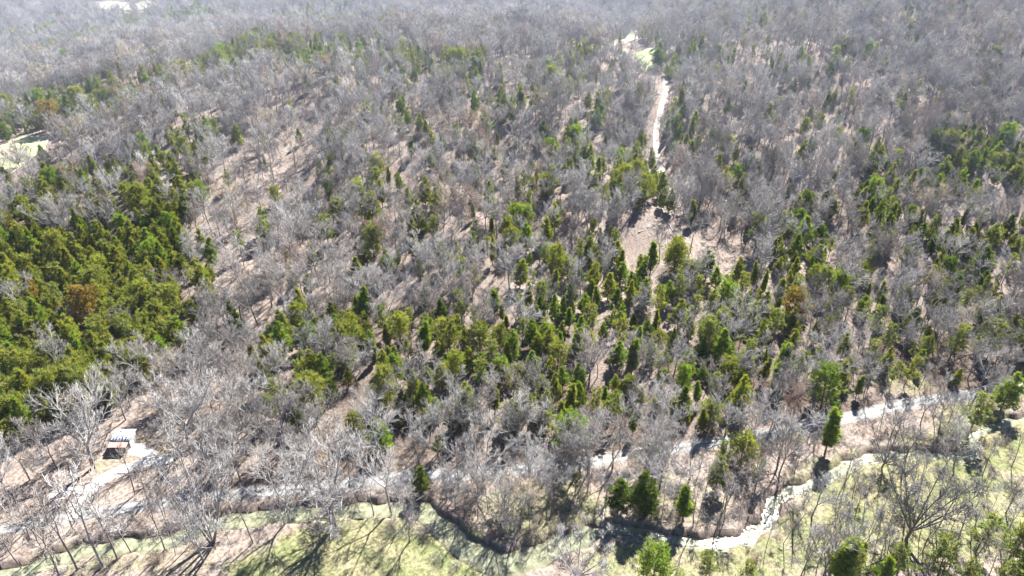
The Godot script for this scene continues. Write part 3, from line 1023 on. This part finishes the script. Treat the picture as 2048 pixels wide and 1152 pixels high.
func shed() -> void:
	var t := Node3D.new()
	t.name = "small_shed"
	add_child(t)
	t.position = Vector3(-94.6, 0.0, -122.6)
	tag(t, "small weathered shed with a porch and blue tree shadows painted on its white roof", "shed")
	var wood := mat(0.24, 0.2, 0.17, 0.9, true)
	var pale := mat(0.62, 0.6, 0.57, 0.85, true)
	# front of the porch at z = 0, the room from z = -1.7 to -4.9
	var white := Color(1, 1, 1)
	var b := Buf.new()
	b.box(Vector3(-2.1, -0.2, -4.85), Vector3(2.1, 2.72, -4.75), white)
	part("back_wall", b.mesh(pale), t)
	b = Buf.new()
	b.box(Vector3(1.98, -0.2, -4.748), Vector3(2.1, 2.7, -1.702), white)
	part("side_wall", b.mesh(pale), t)
	b = Buf.new()
	b.box(Vector3(-2.1, -0.2, -4.748), Vector3(-1.98, 2.7, -1.702), white)
	part("side_wall", b.mesh(pale), t)
	b = Buf.new()
	b.box(Vector3(-2.1, -0.2, -1.7), Vector3(0.2, 2.5, -1.6), white)
	b.box(Vector3(1.1, -0.2, -1.7), Vector3(2.1, 2.5, -1.6), white)
	b.box(Vector3(0.202, 2.0, -1.7), Vector3(1.098, 2.5, -1.6), white)
	part("front_wall", b.mesh(wood), t)
	b = Buf.new()
	b.box(Vector3(0.21, 0.0, -1.69), Vector3(1.09, 1.98, -1.64), white)
	part("door", b.mesh(mat(0.1, 0.08, 0.07, 0.8, true)), t)
	b = Buf.new()
	b.box(Vector3(-2.1, -0.3, -1.59), Vector3(2.1, 0.12, 0.05), white)
	part("porch_floor", b.mesh(wood), t)
	for x in [-1.95, 0.1, 1.95]:
		b = Buf.new()
		b.box(Vector3(x - 0.07, 0.12, -0.07), Vector3(x + 0.07, 2.0, 0.07), white)
		part("porch_post", b.mesh(wood), t)
	b = Buf.new()
	var rust := mat(0.42, 0.27, 0.23, 0.85, true)
	for k in 6:
		var x0 := -2.25 + k * 0.75
		var tone := Color(0.9, 0.88, 0.88) if k % 2 else Color(1, 1, 1)
		b = Buf.new()
		b.quad(Vector3(x0, 2.02, 0.3), Vector3(x0 + 0.72, 2.02, 0.3), Vector3(x0 + 0.72, 2.5, -1.55), Vector3(x0, 2.5, -1.55), tone)
		b.quad(Vector3(x0, 1.97, 0.3), Vector3(x0, 2.45, -1.55), Vector3(x0 + 0.72, 2.45, -1.55), Vector3(x0 + 0.72, 1.97, 0.3), tone)
		b.quad(Vector3(x0, 1.97, 0.3), Vector3(x0 + 0.72, 1.97, 0.3), Vector3(x0 + 0.72, 2.02, 0.3), Vector3(x0, 2.02, 0.3), tone)
		part("porch_roof_sheet", b.mesh(rust), t)
	# main roof: metal sheets, white, with sky-blue tree shadows painted into the texture
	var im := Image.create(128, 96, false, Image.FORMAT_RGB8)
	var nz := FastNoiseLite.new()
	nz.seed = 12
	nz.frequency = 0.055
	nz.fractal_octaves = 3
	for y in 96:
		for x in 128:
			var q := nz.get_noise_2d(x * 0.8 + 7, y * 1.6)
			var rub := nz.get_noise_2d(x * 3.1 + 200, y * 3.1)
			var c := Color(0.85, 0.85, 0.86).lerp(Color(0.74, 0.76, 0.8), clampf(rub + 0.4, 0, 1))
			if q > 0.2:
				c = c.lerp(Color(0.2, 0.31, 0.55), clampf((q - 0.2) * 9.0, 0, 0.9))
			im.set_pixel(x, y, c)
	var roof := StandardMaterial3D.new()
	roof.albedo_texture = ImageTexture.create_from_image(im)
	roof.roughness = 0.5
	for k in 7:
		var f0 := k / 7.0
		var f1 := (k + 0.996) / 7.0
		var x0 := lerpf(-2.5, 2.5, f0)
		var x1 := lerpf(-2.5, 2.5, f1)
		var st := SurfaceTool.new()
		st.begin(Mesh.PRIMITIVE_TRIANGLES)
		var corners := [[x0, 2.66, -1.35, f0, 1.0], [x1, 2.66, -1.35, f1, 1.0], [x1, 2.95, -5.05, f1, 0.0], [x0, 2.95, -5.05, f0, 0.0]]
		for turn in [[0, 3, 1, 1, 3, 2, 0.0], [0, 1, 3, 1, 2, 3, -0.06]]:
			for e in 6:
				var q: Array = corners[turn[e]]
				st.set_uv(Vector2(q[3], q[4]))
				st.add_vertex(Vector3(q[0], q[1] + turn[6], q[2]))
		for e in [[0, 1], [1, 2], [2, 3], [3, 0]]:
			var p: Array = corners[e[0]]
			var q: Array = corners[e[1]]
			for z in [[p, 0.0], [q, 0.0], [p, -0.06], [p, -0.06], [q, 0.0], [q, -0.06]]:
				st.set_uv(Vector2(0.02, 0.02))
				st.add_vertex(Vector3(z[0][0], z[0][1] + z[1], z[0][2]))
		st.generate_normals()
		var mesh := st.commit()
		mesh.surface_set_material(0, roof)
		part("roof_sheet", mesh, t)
	take(-94.6, 125.0, 4.0)


func corner_hut() -> void:
	var t := Node3D.new()
	t.name = "white_hut"
	add_child(t)
	t.position = Vector3(-115.2, 0, -104.5)
	tag(t, "corner of a white hut cut off by the left edge", "hut")
	var white := Color(1, 1, 1)
	var wall := mat(0.75, 0.74, 0.72, 0.8, true)
	var b := Buf.new()
	b.box(Vector3(-3.5, -0.2, -2.0), Vector3(3.0, 2.3, 2.0), white)
	part("wall", b.mesh(wall), t)
	b = Buf.new()
	b.box(Vector3(-3.7, 2.302, -2.25), Vector3(3.2, 2.42, 2.25), white)
	part("roof", b.mesh(mat(0.7, 0.7, 0.71, 0.5, true)), t)
	b = Buf.new()
	b.box(Vector3(0.4, 0.0, 2.002), Vector3(1.3, 2.0, 2.05), white)
	part("door", b.mesh(mat(0.35, 0.33, 0.3, 0.7, true)), t)


# ---------------------------------------------------------------- planting

func woods() -> void:
	# prototypes: [trunk mesh, crown mesh, both in one] per variant
	var oak := []
	var slim := []
	var spreading := []
	var clumped := []
	var fans := []
	var snags := []
	for k in 7:
		var r := rng_of(100 + k)
		oak.append(protos(leafless(r, {"h": 15.0, "fork": r.randf_range(0.3, 0.45), "leaders": 2 + k % 2, "spread": r.randf_range(22, 36), "limbs": 8, "limb": 0.29, "branches": 6, "twigs": 6, "twig": 0.95, "twig_r": 0.022, "r": 0.2, "wander": 0.13, "low_limbs": k % 3}), 15.0))
	for k in 4:
		var r := rng_of(140 + k)
		spreading.append(protos(leafless(r, {"h": 16.0, "fork": r.randf_range(0.2, 0.28), "leaders": 4, "spread": 44, "limbs": 6, "limb": 0.3, "branches": 6, "twigs": 7, "r": 0.3, "wander": 0.2, "low_limbs": 2, "pale": true, "twig": 1.0}), 16.0))
	for k in 5:
		var r := rng_of(170 + k)
		slim.append(protos(leafless(r, {"h": 13.0, "fork": r.randf_range(0.45, 0.6), "leaders": 2, "spread": 13, "limbs": 5, "limb": 0.17, "branches": 3, "twigs": 4, "r": 0.12, "wander": 0.1, "low_limbs": 2, "twig": 0.9}), 13.0))
	for k in 2:
		var r := rng_of(190 + k)
		clumped.append(protos(leafless(r, {"h": 20.0, "fork": 0.35, "stems": 5, "leaders": 2, "spread": 14, "limbs": 5, "limb": 0.2, "branches": 4, "twigs": 5, "r": 0.2, "wander": 0.09, "pale": true}), 20.0))
	for k in 2:
		var r := rng_of(200 + k)
		fans.append(protos(leafless(r, {"h": 11.0, "fork": 0.12, "leaders": 8, "spread": 38, "limbs": 5, "limb": 0.2, "branches": 5, "twigs": 6, "r": 0.2, "wander": 0.08, "twig": 0.9}), 11.0))
	for k in 2:
		var r := rng_of(210 + k)
		snags.append(protos(leafless(r, {"h": 7.0, "fork": 0.55, "leaders": 2, "spread": 30, "limbs": 2, "limb": 0.2, "branches": 1, "twigs": 1, "r": 0.2, "wander": 0.3}), 7.0))
	var cedars := []   # by form, three variants each
	for form in 4:
		var l := []
		for k in 3:
			var r := rng_of(300 + form * 10 + k)
			l.append(protos(cedar(r, form, 9.0, [2.7, 3.3, 2.1, 2.5][form], [78, 95, 74, 55][form], [23, 23, 22, 13][form]), 9.0, true))
		cedars.append(l)

	# where they stand: [kind, form list, variant, x, D, height, colour word, width]
	var stand := []
	var rng := rng_of(7)
	var greens := ["bright green", "olive green", "bright green", "greyish green", "deep green", "brownish", "bright green"]
	for k in CEDARS.size() / 4:
		var kind: int = CEDARS[k * 4 + 3]
		var form: int = [0, 1, 2, 3, 0, 1, 1][kind]
		var col: String = greens[kind]
		if kind == 0 and rng.randf() < 0.3:
			col = "yellowish green"
		stand.append(["cedar", form, rng.randi() % 3, CEDARS[k * 4], CEDARS[k * 4 + 1], CEDARS[k * 4 + 2], col, rng.randf_range(0.95, 1.15)])
		take(CEDARS[k * 4], CEDARS[k * 4 + 1], 1.9)
	for k in BARES.size() / 4:
		var kind: int = BARES[k * 4 + 3]
		var what: String = ["bare", "spread", "slim", "clump", "fan", "fan", "snag", "bare", "slim"][kind]
		var col: String = ["grey", "grey", "brown", "grey", "grey", "dusky", "dusky", "russet", "silvery"][kind]
		stand.append([what, 0, rng.randi(), BARES[k * 4], BARES[k * 4 + 1], BARES[k * 4 + 2], col, 1.0])
		take(BARES[k * 4], BARES[k * 4 + 1], 2.2 if what != "slim" else 0.8)
	scatter(stand, rng)

	# the largest in the picture become things of their own
	var by := {}
	for s in stand:
		var y := hill(s[3], s[4])
		var mid := on_screen(Vector3(s[3], y + s[5] * 0.6, -s[4]))
		var inside := mid.x > 4 and mid.x < 2044 and mid.y > 4 and mid.y < 1148
		s.append(s[5] / mid.z if inside else 0.0)
		s.append(mid)
		var family: String = s[0]
		if not by.has(family):
			by[family] = []
		by[family].append(s)
	var most := {"cedar": 296, "bare": 296, "slim": 150}
	for family in by:
		var l: Array = by[family]
		l.sort_custom(func(a, b): return a[8] > b[8])
		var n: int = most.get(family, 296)
		var rest := {}
		for k in l.size():
			var s: Array = l[k]
			var set_: Array
			match family:
				"cedar": set_ = cedars[s[1]]
				"spread": set_ = spreading
				"slim": set_ = slim
				"clump": set_ = clumped
				"fan": set_ = fans
				"snag": set_ = snags
				_: set_ = oak
			var p: Array = set_[s[2] % set_.size()]
			var size: float = s[5] / p[3]
			var r := rng_of(int(s[3] * 10) * 7919 + int(s[4] * 10))
			var lean := Basis(Vector3(r.randf_range(-1, 1), 0, r.randf_range(-1, 1)).normalized(), deg_to_rad(r.randf_range(0, 5)))
			var wide: float = size * s[7]
			var tr := Transform3D(lean * Basis(Vector3.UP, r.randf() * TAU).scaled(Vector3(wide, size, wide)), Vector3(s[3], land(s[3], s[4]) - 0.05, -s[4]))
			if k < n and s[8] > 0.0:
				single(family, s, p, tr)
			else:
				if not rest.has(p):
					rest[p] = []
				rest[p].append([tr, s])
		mass(family, rest)


func protos(bufs: Array, h: float, green := false) -> Array:
	var both := ArrayMesh.new()
	if green:
		for k in bufs[0].c.size():
			bufs[0].c[k] = bufs[0].c[k]
	bufs[0].into(both, M.cedar_bark if green else M.white_bark)
	bufs[1].into(both, M.white_green if green else M.white_bark)
	return [bufs[0].mesh(null), bufs[1].mesh(null), both, h]


func scatter(stand: Array, rng: RandomNumberGenerator) -> void:
	# cedars first, on a jittered grid
	var cell := 3.9
	var D := 84.0
	while D < 800.0:
		var half := D * 0.67 + 70.0
		var x := -half
		while x < half:
			var px := x + rng.randf_range(-0.5, 0.5) * cell
			var pd := D + rng.randf_range(-0.5, 0.5) * cell
			var roll := rng.randf()
			var roll2 := rng.randf()
			var roll3 := rng.randf()
			var roll4 := rng.randf()
			x += cell
			var dens := soft(GROVES, px, pd)
			if pd > 160.0:
				dens = maxf(dens, 0.06)
			if pd < 128.0:
				dens *= 0.5
			dens *= 1.0 - soft(GAPS, px, pd)
			if roll > dens * 1.0 or open_ground(px, pd) or not visible_at(px, pd, 10.0):
				continue
			var h := rng.randf_range(6.0, 12.0)
			var r := h * 0.17
			if not clear_spot(px, pd, r):
				continue
			var left := px < -60.0 and pd < 260.0
			if left:
				h = rng.randf_range(7.5, 13.5)
				r = h * 0.165
			var form: int = (1 if roll2 < 0.12 else (0 if roll2 < 0.92 else 3)) if left else (0 if roll2 < 0.46 else (2 if roll2 < 0.68 else (1 if roll2 < 0.78 else 3)))
			if pd < 104.0:
				form = 3 if roll2 < 0.6 else 2
			var col: String
			if form == 3:
				col = "greyish green" if roll3 < 0.8 else "olive green"
			elif left:
				col = "olive green" if roll3 < 0.58 else ("yellowish green" if roll3 < 0.8 else ("bright green" if roll3 < 0.93 else ("brownish" if roll3 < 0.945 else "deep green")))
			elif px > 90.0:
				col = "deep green" if roll3 < 0.2 else ("greyish green" if roll3 < 0.42 else ("olive green" if roll3 < 0.82 else "bright green"))
			else:
				col = "bright green" if roll3 < 0.3 else ("olive green" if roll3 < 0.68 else ("deep green" if roll3 < 0.76 else ("greyish green" if roll3 < 0.87 else "yellowish green")))
			stand.append(["cedar", form, int(roll4 * 3.0), px, pd, h, col, rng.randf_range(0.74, 1.0) if left else rng.randf_range(0.72, 1.05)])
			take(px, pd, r)
		D += cell
	# leafless trees
	cell = 4.7
	D = 86.0
	while D < 820.0:
		var half := D * 0.67 + 75.0
		var x := -half
		while x < half:
			var px := x + rng.randf_range(-0.5, 0.5) * cell
			var pd := D + rng.randf_range(-0.5, 0.5) * cell
			var roll := rng.randf()
			var roll3 := rng.randf()
			var roll5 := rng.randf()
			x += cell
			var dens := 0.7 if pd < 170.0 else 0.86
			if pd < 150.0:
				var rd := road_D(px)
				if pd < creek_D(px) - 1.0:
					dens = 0.03
				elif pd < rd:
					dens = 0.18 if px < -55.0 else (0.3 if px < -13.0 else (0.66 if px < 42.0 else 0.45))
				elif px < -70.0 and pd < rd + 16.0:
					dens = 0.12
			dens *= (1.0 - soft(GAPS, px, pd)) * (1.0 - 0.8 * soft(GROVES, px, pd))
			if roll > dens or open_ground(px, pd) or not visible_at(px, pd, 17.0):
				continue
			if not clear_spot(px, pd, 1.0 if pd < 185.0 else 1.3):
				continue
			var h := rng.randf_range(9.0, 18.0)
			if pd < 150.0:
				h *= 1.05
			var what := "bare"
			var col := "grey" if roll3 < 0.46 else ("brown" if roll3 < 0.66 else ("silvery" if roll3 < 0.81 else ("dusky" if roll3 < 0.91 else ("tan" if roll3 < 0.97 else "russet"))))
			if pd < 178.0:
				col = "dusky" if roll3 < 0.34 else ("brown" if roll3 < 0.62 else ("grey" if roll3 < 0.86 else ("silvery" if roll3 < 0.95 else "tan")))
			if col == "silvery" and roll5 < 0.28 and pd < 230.0:
				what = "spread"
			stand.append([what, 0, rng.randi(), px, pd, h, col, rng.randf_range(0.8, 1.2)])
			take(px, pd, 1.3)
		D += cell
	# slim trunks
	cell = 3.4
	D = 84.0
	while D < 460.0:
		var half := D * 0.67 + 60.0
		var x := -half
		while x < half:
			var px := x + rng.randf_range(-0.5, 0.5) * cell
			var pd := D + rng.randf_range(-0.5, 0.5) * cell
			var roll := rng.randf()
			var roll3 := rng.randf()
			x += cell
			var dens := maxf(soft(THICKETS, px, pd), 0.06 if pd > 150.0 else 0.0) * (1.0 - soft(GAPS, px, pd) * 0.6)
			if roll > dens * 0.75 or open_ground(px, pd) or not visible_at(px, pd, 13.0) or not clear_spot(px, pd, 0.7):
				continue
			stand.append(["slim", 0, rng.randi(), px, pd, rng.randf_range(7.0, 14.0), "brown" if roll3 < 0.5 else ("grey" if roll3 < 0.8 else ("dusky" if roll3 < 0.93 else "silvery")), rng.randf_range(0.8, 1.2)])
			take(px, pd, 0.7)
		D += cell


func visible_at(x: float, D: float, h: float) -> bool:
	# inside the wedge of land in view, with a margin for a step to the side
	var y := hill(x, D)
	var lo := on_screen(Vector3(x, y, -D))
	var hi := on_screen(Vector3(x, y + h, -D))
	return maxf(lo.x, hi.x) > -260.0 and minf(lo.x, hi.x) < 2308.0 and lo.y > -60.0 and hi.y < 1290.0


func zone_of(x: float, D: float) -> String:
	var best := 1e9
	var said := "on the hillside"
	for z in ZONES:
		var q: float = ((z[0] - x) * (z[0] - x) + (z[1] - D) * (z[1] - D)) / (D * D)
		if q < best:
			best = q
			said = z[2]
	return said


func single(family: String, s: Array, p: Array, tr: Transform3D) -> void:
	var names := {"cedar": "cedar_tree", "bare": "bare_tree", "spread": "spreading_tree", "slim": "slender_tree", "clump": "many_stemmed_tree", "fan": "fan_shaped_tree", "snag": "dead_snag"}
	var o := Node3D.new()
	o.name = numbered(names[family])
	add_child(o)
	o.transform = tr
	var col: String = s[6]
	var h: float = s[5]
	var look := ""
	if family == "cedar":
		part("trunk", p[0], o, M.cedar_bark)
		part("crown", p[1], o, M.green[col])
		var size := "small" if h < 6.2 else ("tall" if h > 9.6 else ("middling" if h < 8.0 else "large"))
		look = "%s %s %s cedar" % [size, col, ["pointed", "rounded", "narrow", "ragged"][s[1]]]
		tag(o, "", "cedar", "cedars of the wood")
	else:
		part("trunk", p[0], o, M.bark[col])
		part("crown", p[1], o, M.bark[col])
		var size := "low" if h < 10.5 else ("tall" if h > 15.0 else ("middling" if h < 12.7 else "high"))
		var width := "" if s[7] > 0.92 and s[7] < 1.08 else ("narrow " if s[7] <= 0.92 else "wide ")
		look = {"bare": "%s %s%s leafless tree" % [size, width, col], "spread": "%s %s spreading leafless tree" % [size, col], "slim": "%s slim %s leafless tree" % [size, col], "clump": "%s %s many stemmed leafless tree" % [size, col], "fan": "%s %s fan shaped leafless tree" % [size, col], "snag": "%s twisted dead tree" % size}[family]
		tag(o, "", "tree", {"bare": "leafless trees of the wood", "spread": "pale spreading trees", "slim": "slim leafless trees", "clump": "many stemmed trees", "fan": "fan shaped trees", "snag": "dead trees"}[family])
	labelled.append([o, look + " " + zone_of(s[3], s[4]), s[9].x, s[9].y])


func mass(family: String, rest: Dictionary) -> void:
	if rest.is_empty():
		return
	var names := {"cedar": "distant_cedar_wood", "bare": "distant_leafless_wood", "slim": "distant_thicket", "spread": "outlying_pale_trees", "clump": "outlying_clumps", "fan": "outlying_fans", "snag": "outlying_snags"}
	var said := {"cedar": "cedars dotted through the far hillside wood", "bare": "leafless trees covering the far hillside and ridge", "slim": "slim leafless trunks of the far slopes", "spread": "pale spreading trees at the wood's margins", "clump": "stems at the margin", "fan": "fan trees at the margin", "snag": "snags at the margin"}
	var holder := Node3D.new()
	holder.name = names[family]
	add_child(holder)
	tag(holder, said[family], "wood", "", "stuff")
	for p in rest:
		var l: Array = rest[p]
		var mm := MultiMesh.new()
		mm.transform_format = MultiMesh.TRANSFORM_3D
		mm.use_colors = true
		mm.mesh = p[2]
		mm.instance_count = l.size()
		for k in l.size():
			mm.set_instance_transform(k, l[k][0])
			var m: StandardMaterial3D = M.green[l[k][1][6]] if family == "cedar" else M.bark[l[k][1][6]]
			var c := m.albedo_color.srgb_to_linear()
			mm.set_instance_color(k, c)
		var o := MultiMeshInstance3D.new()
		o.name = "trees"
		o.multimesh = mm
		o.set_meta("kind", "stuff")
		holder.add_child(o, true)


func undergrowth() -> void:
	var protos_ := []
	for k in 5:
		protos_.append(bush(rng_of(400 + k), 2.0, [0.5, 0.9, 0.35, 0.7, 1.1][k], 16).mesh(null))
	floor_brush(protos_)
	var cols := {"brown": M.bark.brown, "grey": M.bark.grey, "reddish": M.bark.russet, "tan": M.bark.tan}
	var words := ["brown", "grey", "brown", "reddish", "grey", "tan"]
	var rng := rng_of(77)
	var spots := []
	# both banks of the creek
	for k in CREEK.size() / 3 - 1:
		for j in 5:
			var t := rng.randf()
			var a := Vector2(CREEK[k * 3], CREEK[k * 3 + 1])
			var b := Vector2(CREEK[k * 3 + 3], CREEK[k * 3 + 4])
			var n := (b - a).orthogonal().normalized()
			var side := -1.0 if rng.randf() < 0.62 else 1.0
			var p: Vector2 = a.lerp(b, t) + n * side * (CREEK[k * 3 + 2] + rng.randf_range(1.2, 5.0))
			spots.append([p.x, p.y, rng.randf_range(0.5, 1.25)])
	# the lane's edges
	for k in 110:
		var x := rng.randf_range(-115, 150)
		spots.append([x, road_D(x) + (rng.randf_range(3.0, 8.0) if rng.randf() < 0.5 else -rng.randf_range(3.0, 6.0)), rng.randf_range(0.5, 1.2)])
	# the brushy bottom of the slope
	for k in 260:
		var x := rng.randf_range(-110, 150)
		spots.append([x, road_D(x) + rng.randf_range(6.0, 40.0), rng.randf_range(0.6, 1.3)])
	for k in 45:
		spots.append([rng.randf_range(55, 110), rng.randf_range(88, 98), rng.randf_range(0.6, 1.5)])
	var made := 0
	var rest := []
	for s in spots:
		var q := line_near(CREEK, 3, s[0], s[1])
		if q.x < q.y + 0.6 or absf(s[1] - road_D(s[0])) < 2.6 or (s[0] < -75.0 and open_ground(s[0], s[1])):
			continue
		var at := Vector3(s[0], land(s[0], s[1]), -s[1])
		var pic := on_screen(at)
		var k: int = rng.randi() % 5
		var tr := Transform3D(Basis(Vector3.UP, rng.randf() * TAU).scaled(Vector3.ONE * s[2]), at)
		var w: String = words[rng.randi() % words.size()]
		if made < 290 and pic.x > 5 and pic.x < 2043 and pic.y > 5 and pic.y < 1147:
			var o := part(numbered("leafless_shrub"), protos_[k], self, cols[w])
			o.transform = tr
			tag(o, "", "shrub", "brushy shrubs of the valley")
			var size := "small" if s[2] < 0.75 else ("large" if s[2] > 1.05 else "middling")
			labelled.append([o, "%s %s %s leafless shrub %s" % [size, ["upright", "wide", "narrow", "rounded", "sprawling"][k], w, zone_of(s[0], s[1])], pic.x, pic.y])
			made += 1


func floor_brush(protos_: Array) -> void:
	# dead stems and seedlings all over the floor of the wood
	var holder := Node3D.new()
	holder.name = "woodland_undergrowth"
	add_child(holder)
	tag(holder, "dead stems and seedlings scattered over the leaf litter", "undergrowth", "", "stuff")
	var rng := rng_of(123)
	var lots := [[], [], [], [], []]
	var D := 84.0
	while D < 330.0:
		var x := -D * 0.75 - 20.0
		while x < D * 0.75 + 20.0:
			var px := x + rng.randf_range(-2.0, 2.0)
			var pd := D + rng.randf_range(-2.0, 2.0)
			var size := rng.randf_range(0.25, 0.7)
			var k := rng.randi() % 5
			var w := rng.randf() * TAU
			var roll := rng.randf()
			x += 4.0
			if roll > 0.62 * (1.0 - 0.8 * soft(GAPS, px, pd)) or (pd < 150.0 and (roll < soft(GRASS, px, pd) or open_ground(px, pd))):
				continue
			lots[k].append(Transform3D(Basis(Vector3.UP, w).scaled(Vector3(size, size * 0.8, size)), Vector3(px, land(px, pd), -pd)))
		D += 4.0
	for k in 5:
		var mm := MultiMesh.new()
		mm.transform_format = MultiMesh.TRANSFORM_3D
		mm.mesh = protos_[k]
		mm.instance_count = lots[k].size()
		for j in lots[k].size():
			mm.set_instance_transform(j, lots[k][j])
		var o := MultiMeshInstance3D.new()
		o.name = "stems"
		o.multimesh = mm
		o.material_override = [M.bark.brown, M.bark.grey, M.bark.tan, M.bark.brown, M.bark.russet][k]
		o.set_meta("kind", "stuff")
		holder.add_child(o, true)


func logs() -> void:
	var spots := [[52, 236, 9, 70], [59, 234, 7, 100], [50, 231, 8, 30], [62, 229, 6, 120], [56, 225, 7, 80], [-94, 250, 14, 40], [-91, 262, 12, 55], [-84, 268, 15, 35], [-99, 228, 10, 60], [-80, 280, 12, 45], [-3, 246, 9, 65], [4, 239, 8, 50], [-66, 131, 8, 40], [70, 219, 6, 20], [20, 104, 7, 75]]
	var rng := rng_of(91)
	for s in spots:
		var b := Buf.new()
		var L: float = s[2]
		var pts := grow(b, rng, Vector3(-L / 2, 0.15, 0), Vector3.RIGHT, L, 0.2, 0.08, 5, 0.05, 0.0, 6, Color(1, 1, 1), Color(0.9, 0.9, 0.9))
		var o := part(numbered("fallen_trunk"), b.mesh(M.bark.grey), self)
		o.position = Vector3(s[0], hill(s[0], s[1]), -s[1])
		var dirx := Vector3(cos(deg_to_rad(s[3])), 0, -sin(deg_to_rad(s[3])))
		var e := (L / 2)
		var rise := hill(s[0] + dirx.x * e, s[1] - dirx.z * e) - hill(s[0] - dirx.x * e, s[1] + dirx.z * e)
		o.basis = Basis(Vector3.UP, deg_to_rad(s[3])) * Basis(Vector3.BACK, atan2(rise, L))
		tag(o, "", "fallen tree", "fallen trunks in the wood")
		# stubs of its limbs
		for k in 5:
			var st := Buf.new()
			var t := 0.35 + 0.13 * k
			var p: Vector3 = along(pts, t)
			var d := turned(rng, Vector3.RIGHT, 35, 65)
			d.y = absf(d.y)
			var stub := grow(st, rng, p, d, L * 0.22, 0.06, 0.02, 3, 0.2, 0.0, 4, Color(1, 1, 1), Color(1, 1, 1))
			for j in 4:
				var q := along(stub, 0.3 + 0.2 * j)
				st.cone(q, q + turned(rng, heading(stub, 0.5), 25, 60) * L * 0.09, 0.025, Color(1, 1, 1))
			part("limb", st.mesh(M.bark.grey), o)
		var pic := on_screen(o.position)
		labelled.append([o, "%s fallen trunk lying %s" % ["long" if L > 10 else ("short" if L < 7.5 else "middling"), zone_of(s[0], s[1])], pic.x, pic.y])


func settle_labels() -> void:
	# things that would read the same are told apart by their order from left to right
	var same := {}
	for l in labelled:
		if not same.has(l[1]):
			same[l[1]] = []
		same[l[1]].append(l)
	for base in same:
		var l: Array = same[base]
		l.sort_custom(func(a, b): return a[2] < b[2])
		for k in l.size():
			var said: String = base
			if l.size() == 2:
				said += ", " + ["left one", "right one"][k]
			elif l.size() > 2:
				said += ", " + ("leftmost" if k == 0 else ("rightmost" if k == l.size() - 1 else ORDINALS[mini(k, 19)] + " from left"))
			l[k][0].set_meta("label", said)
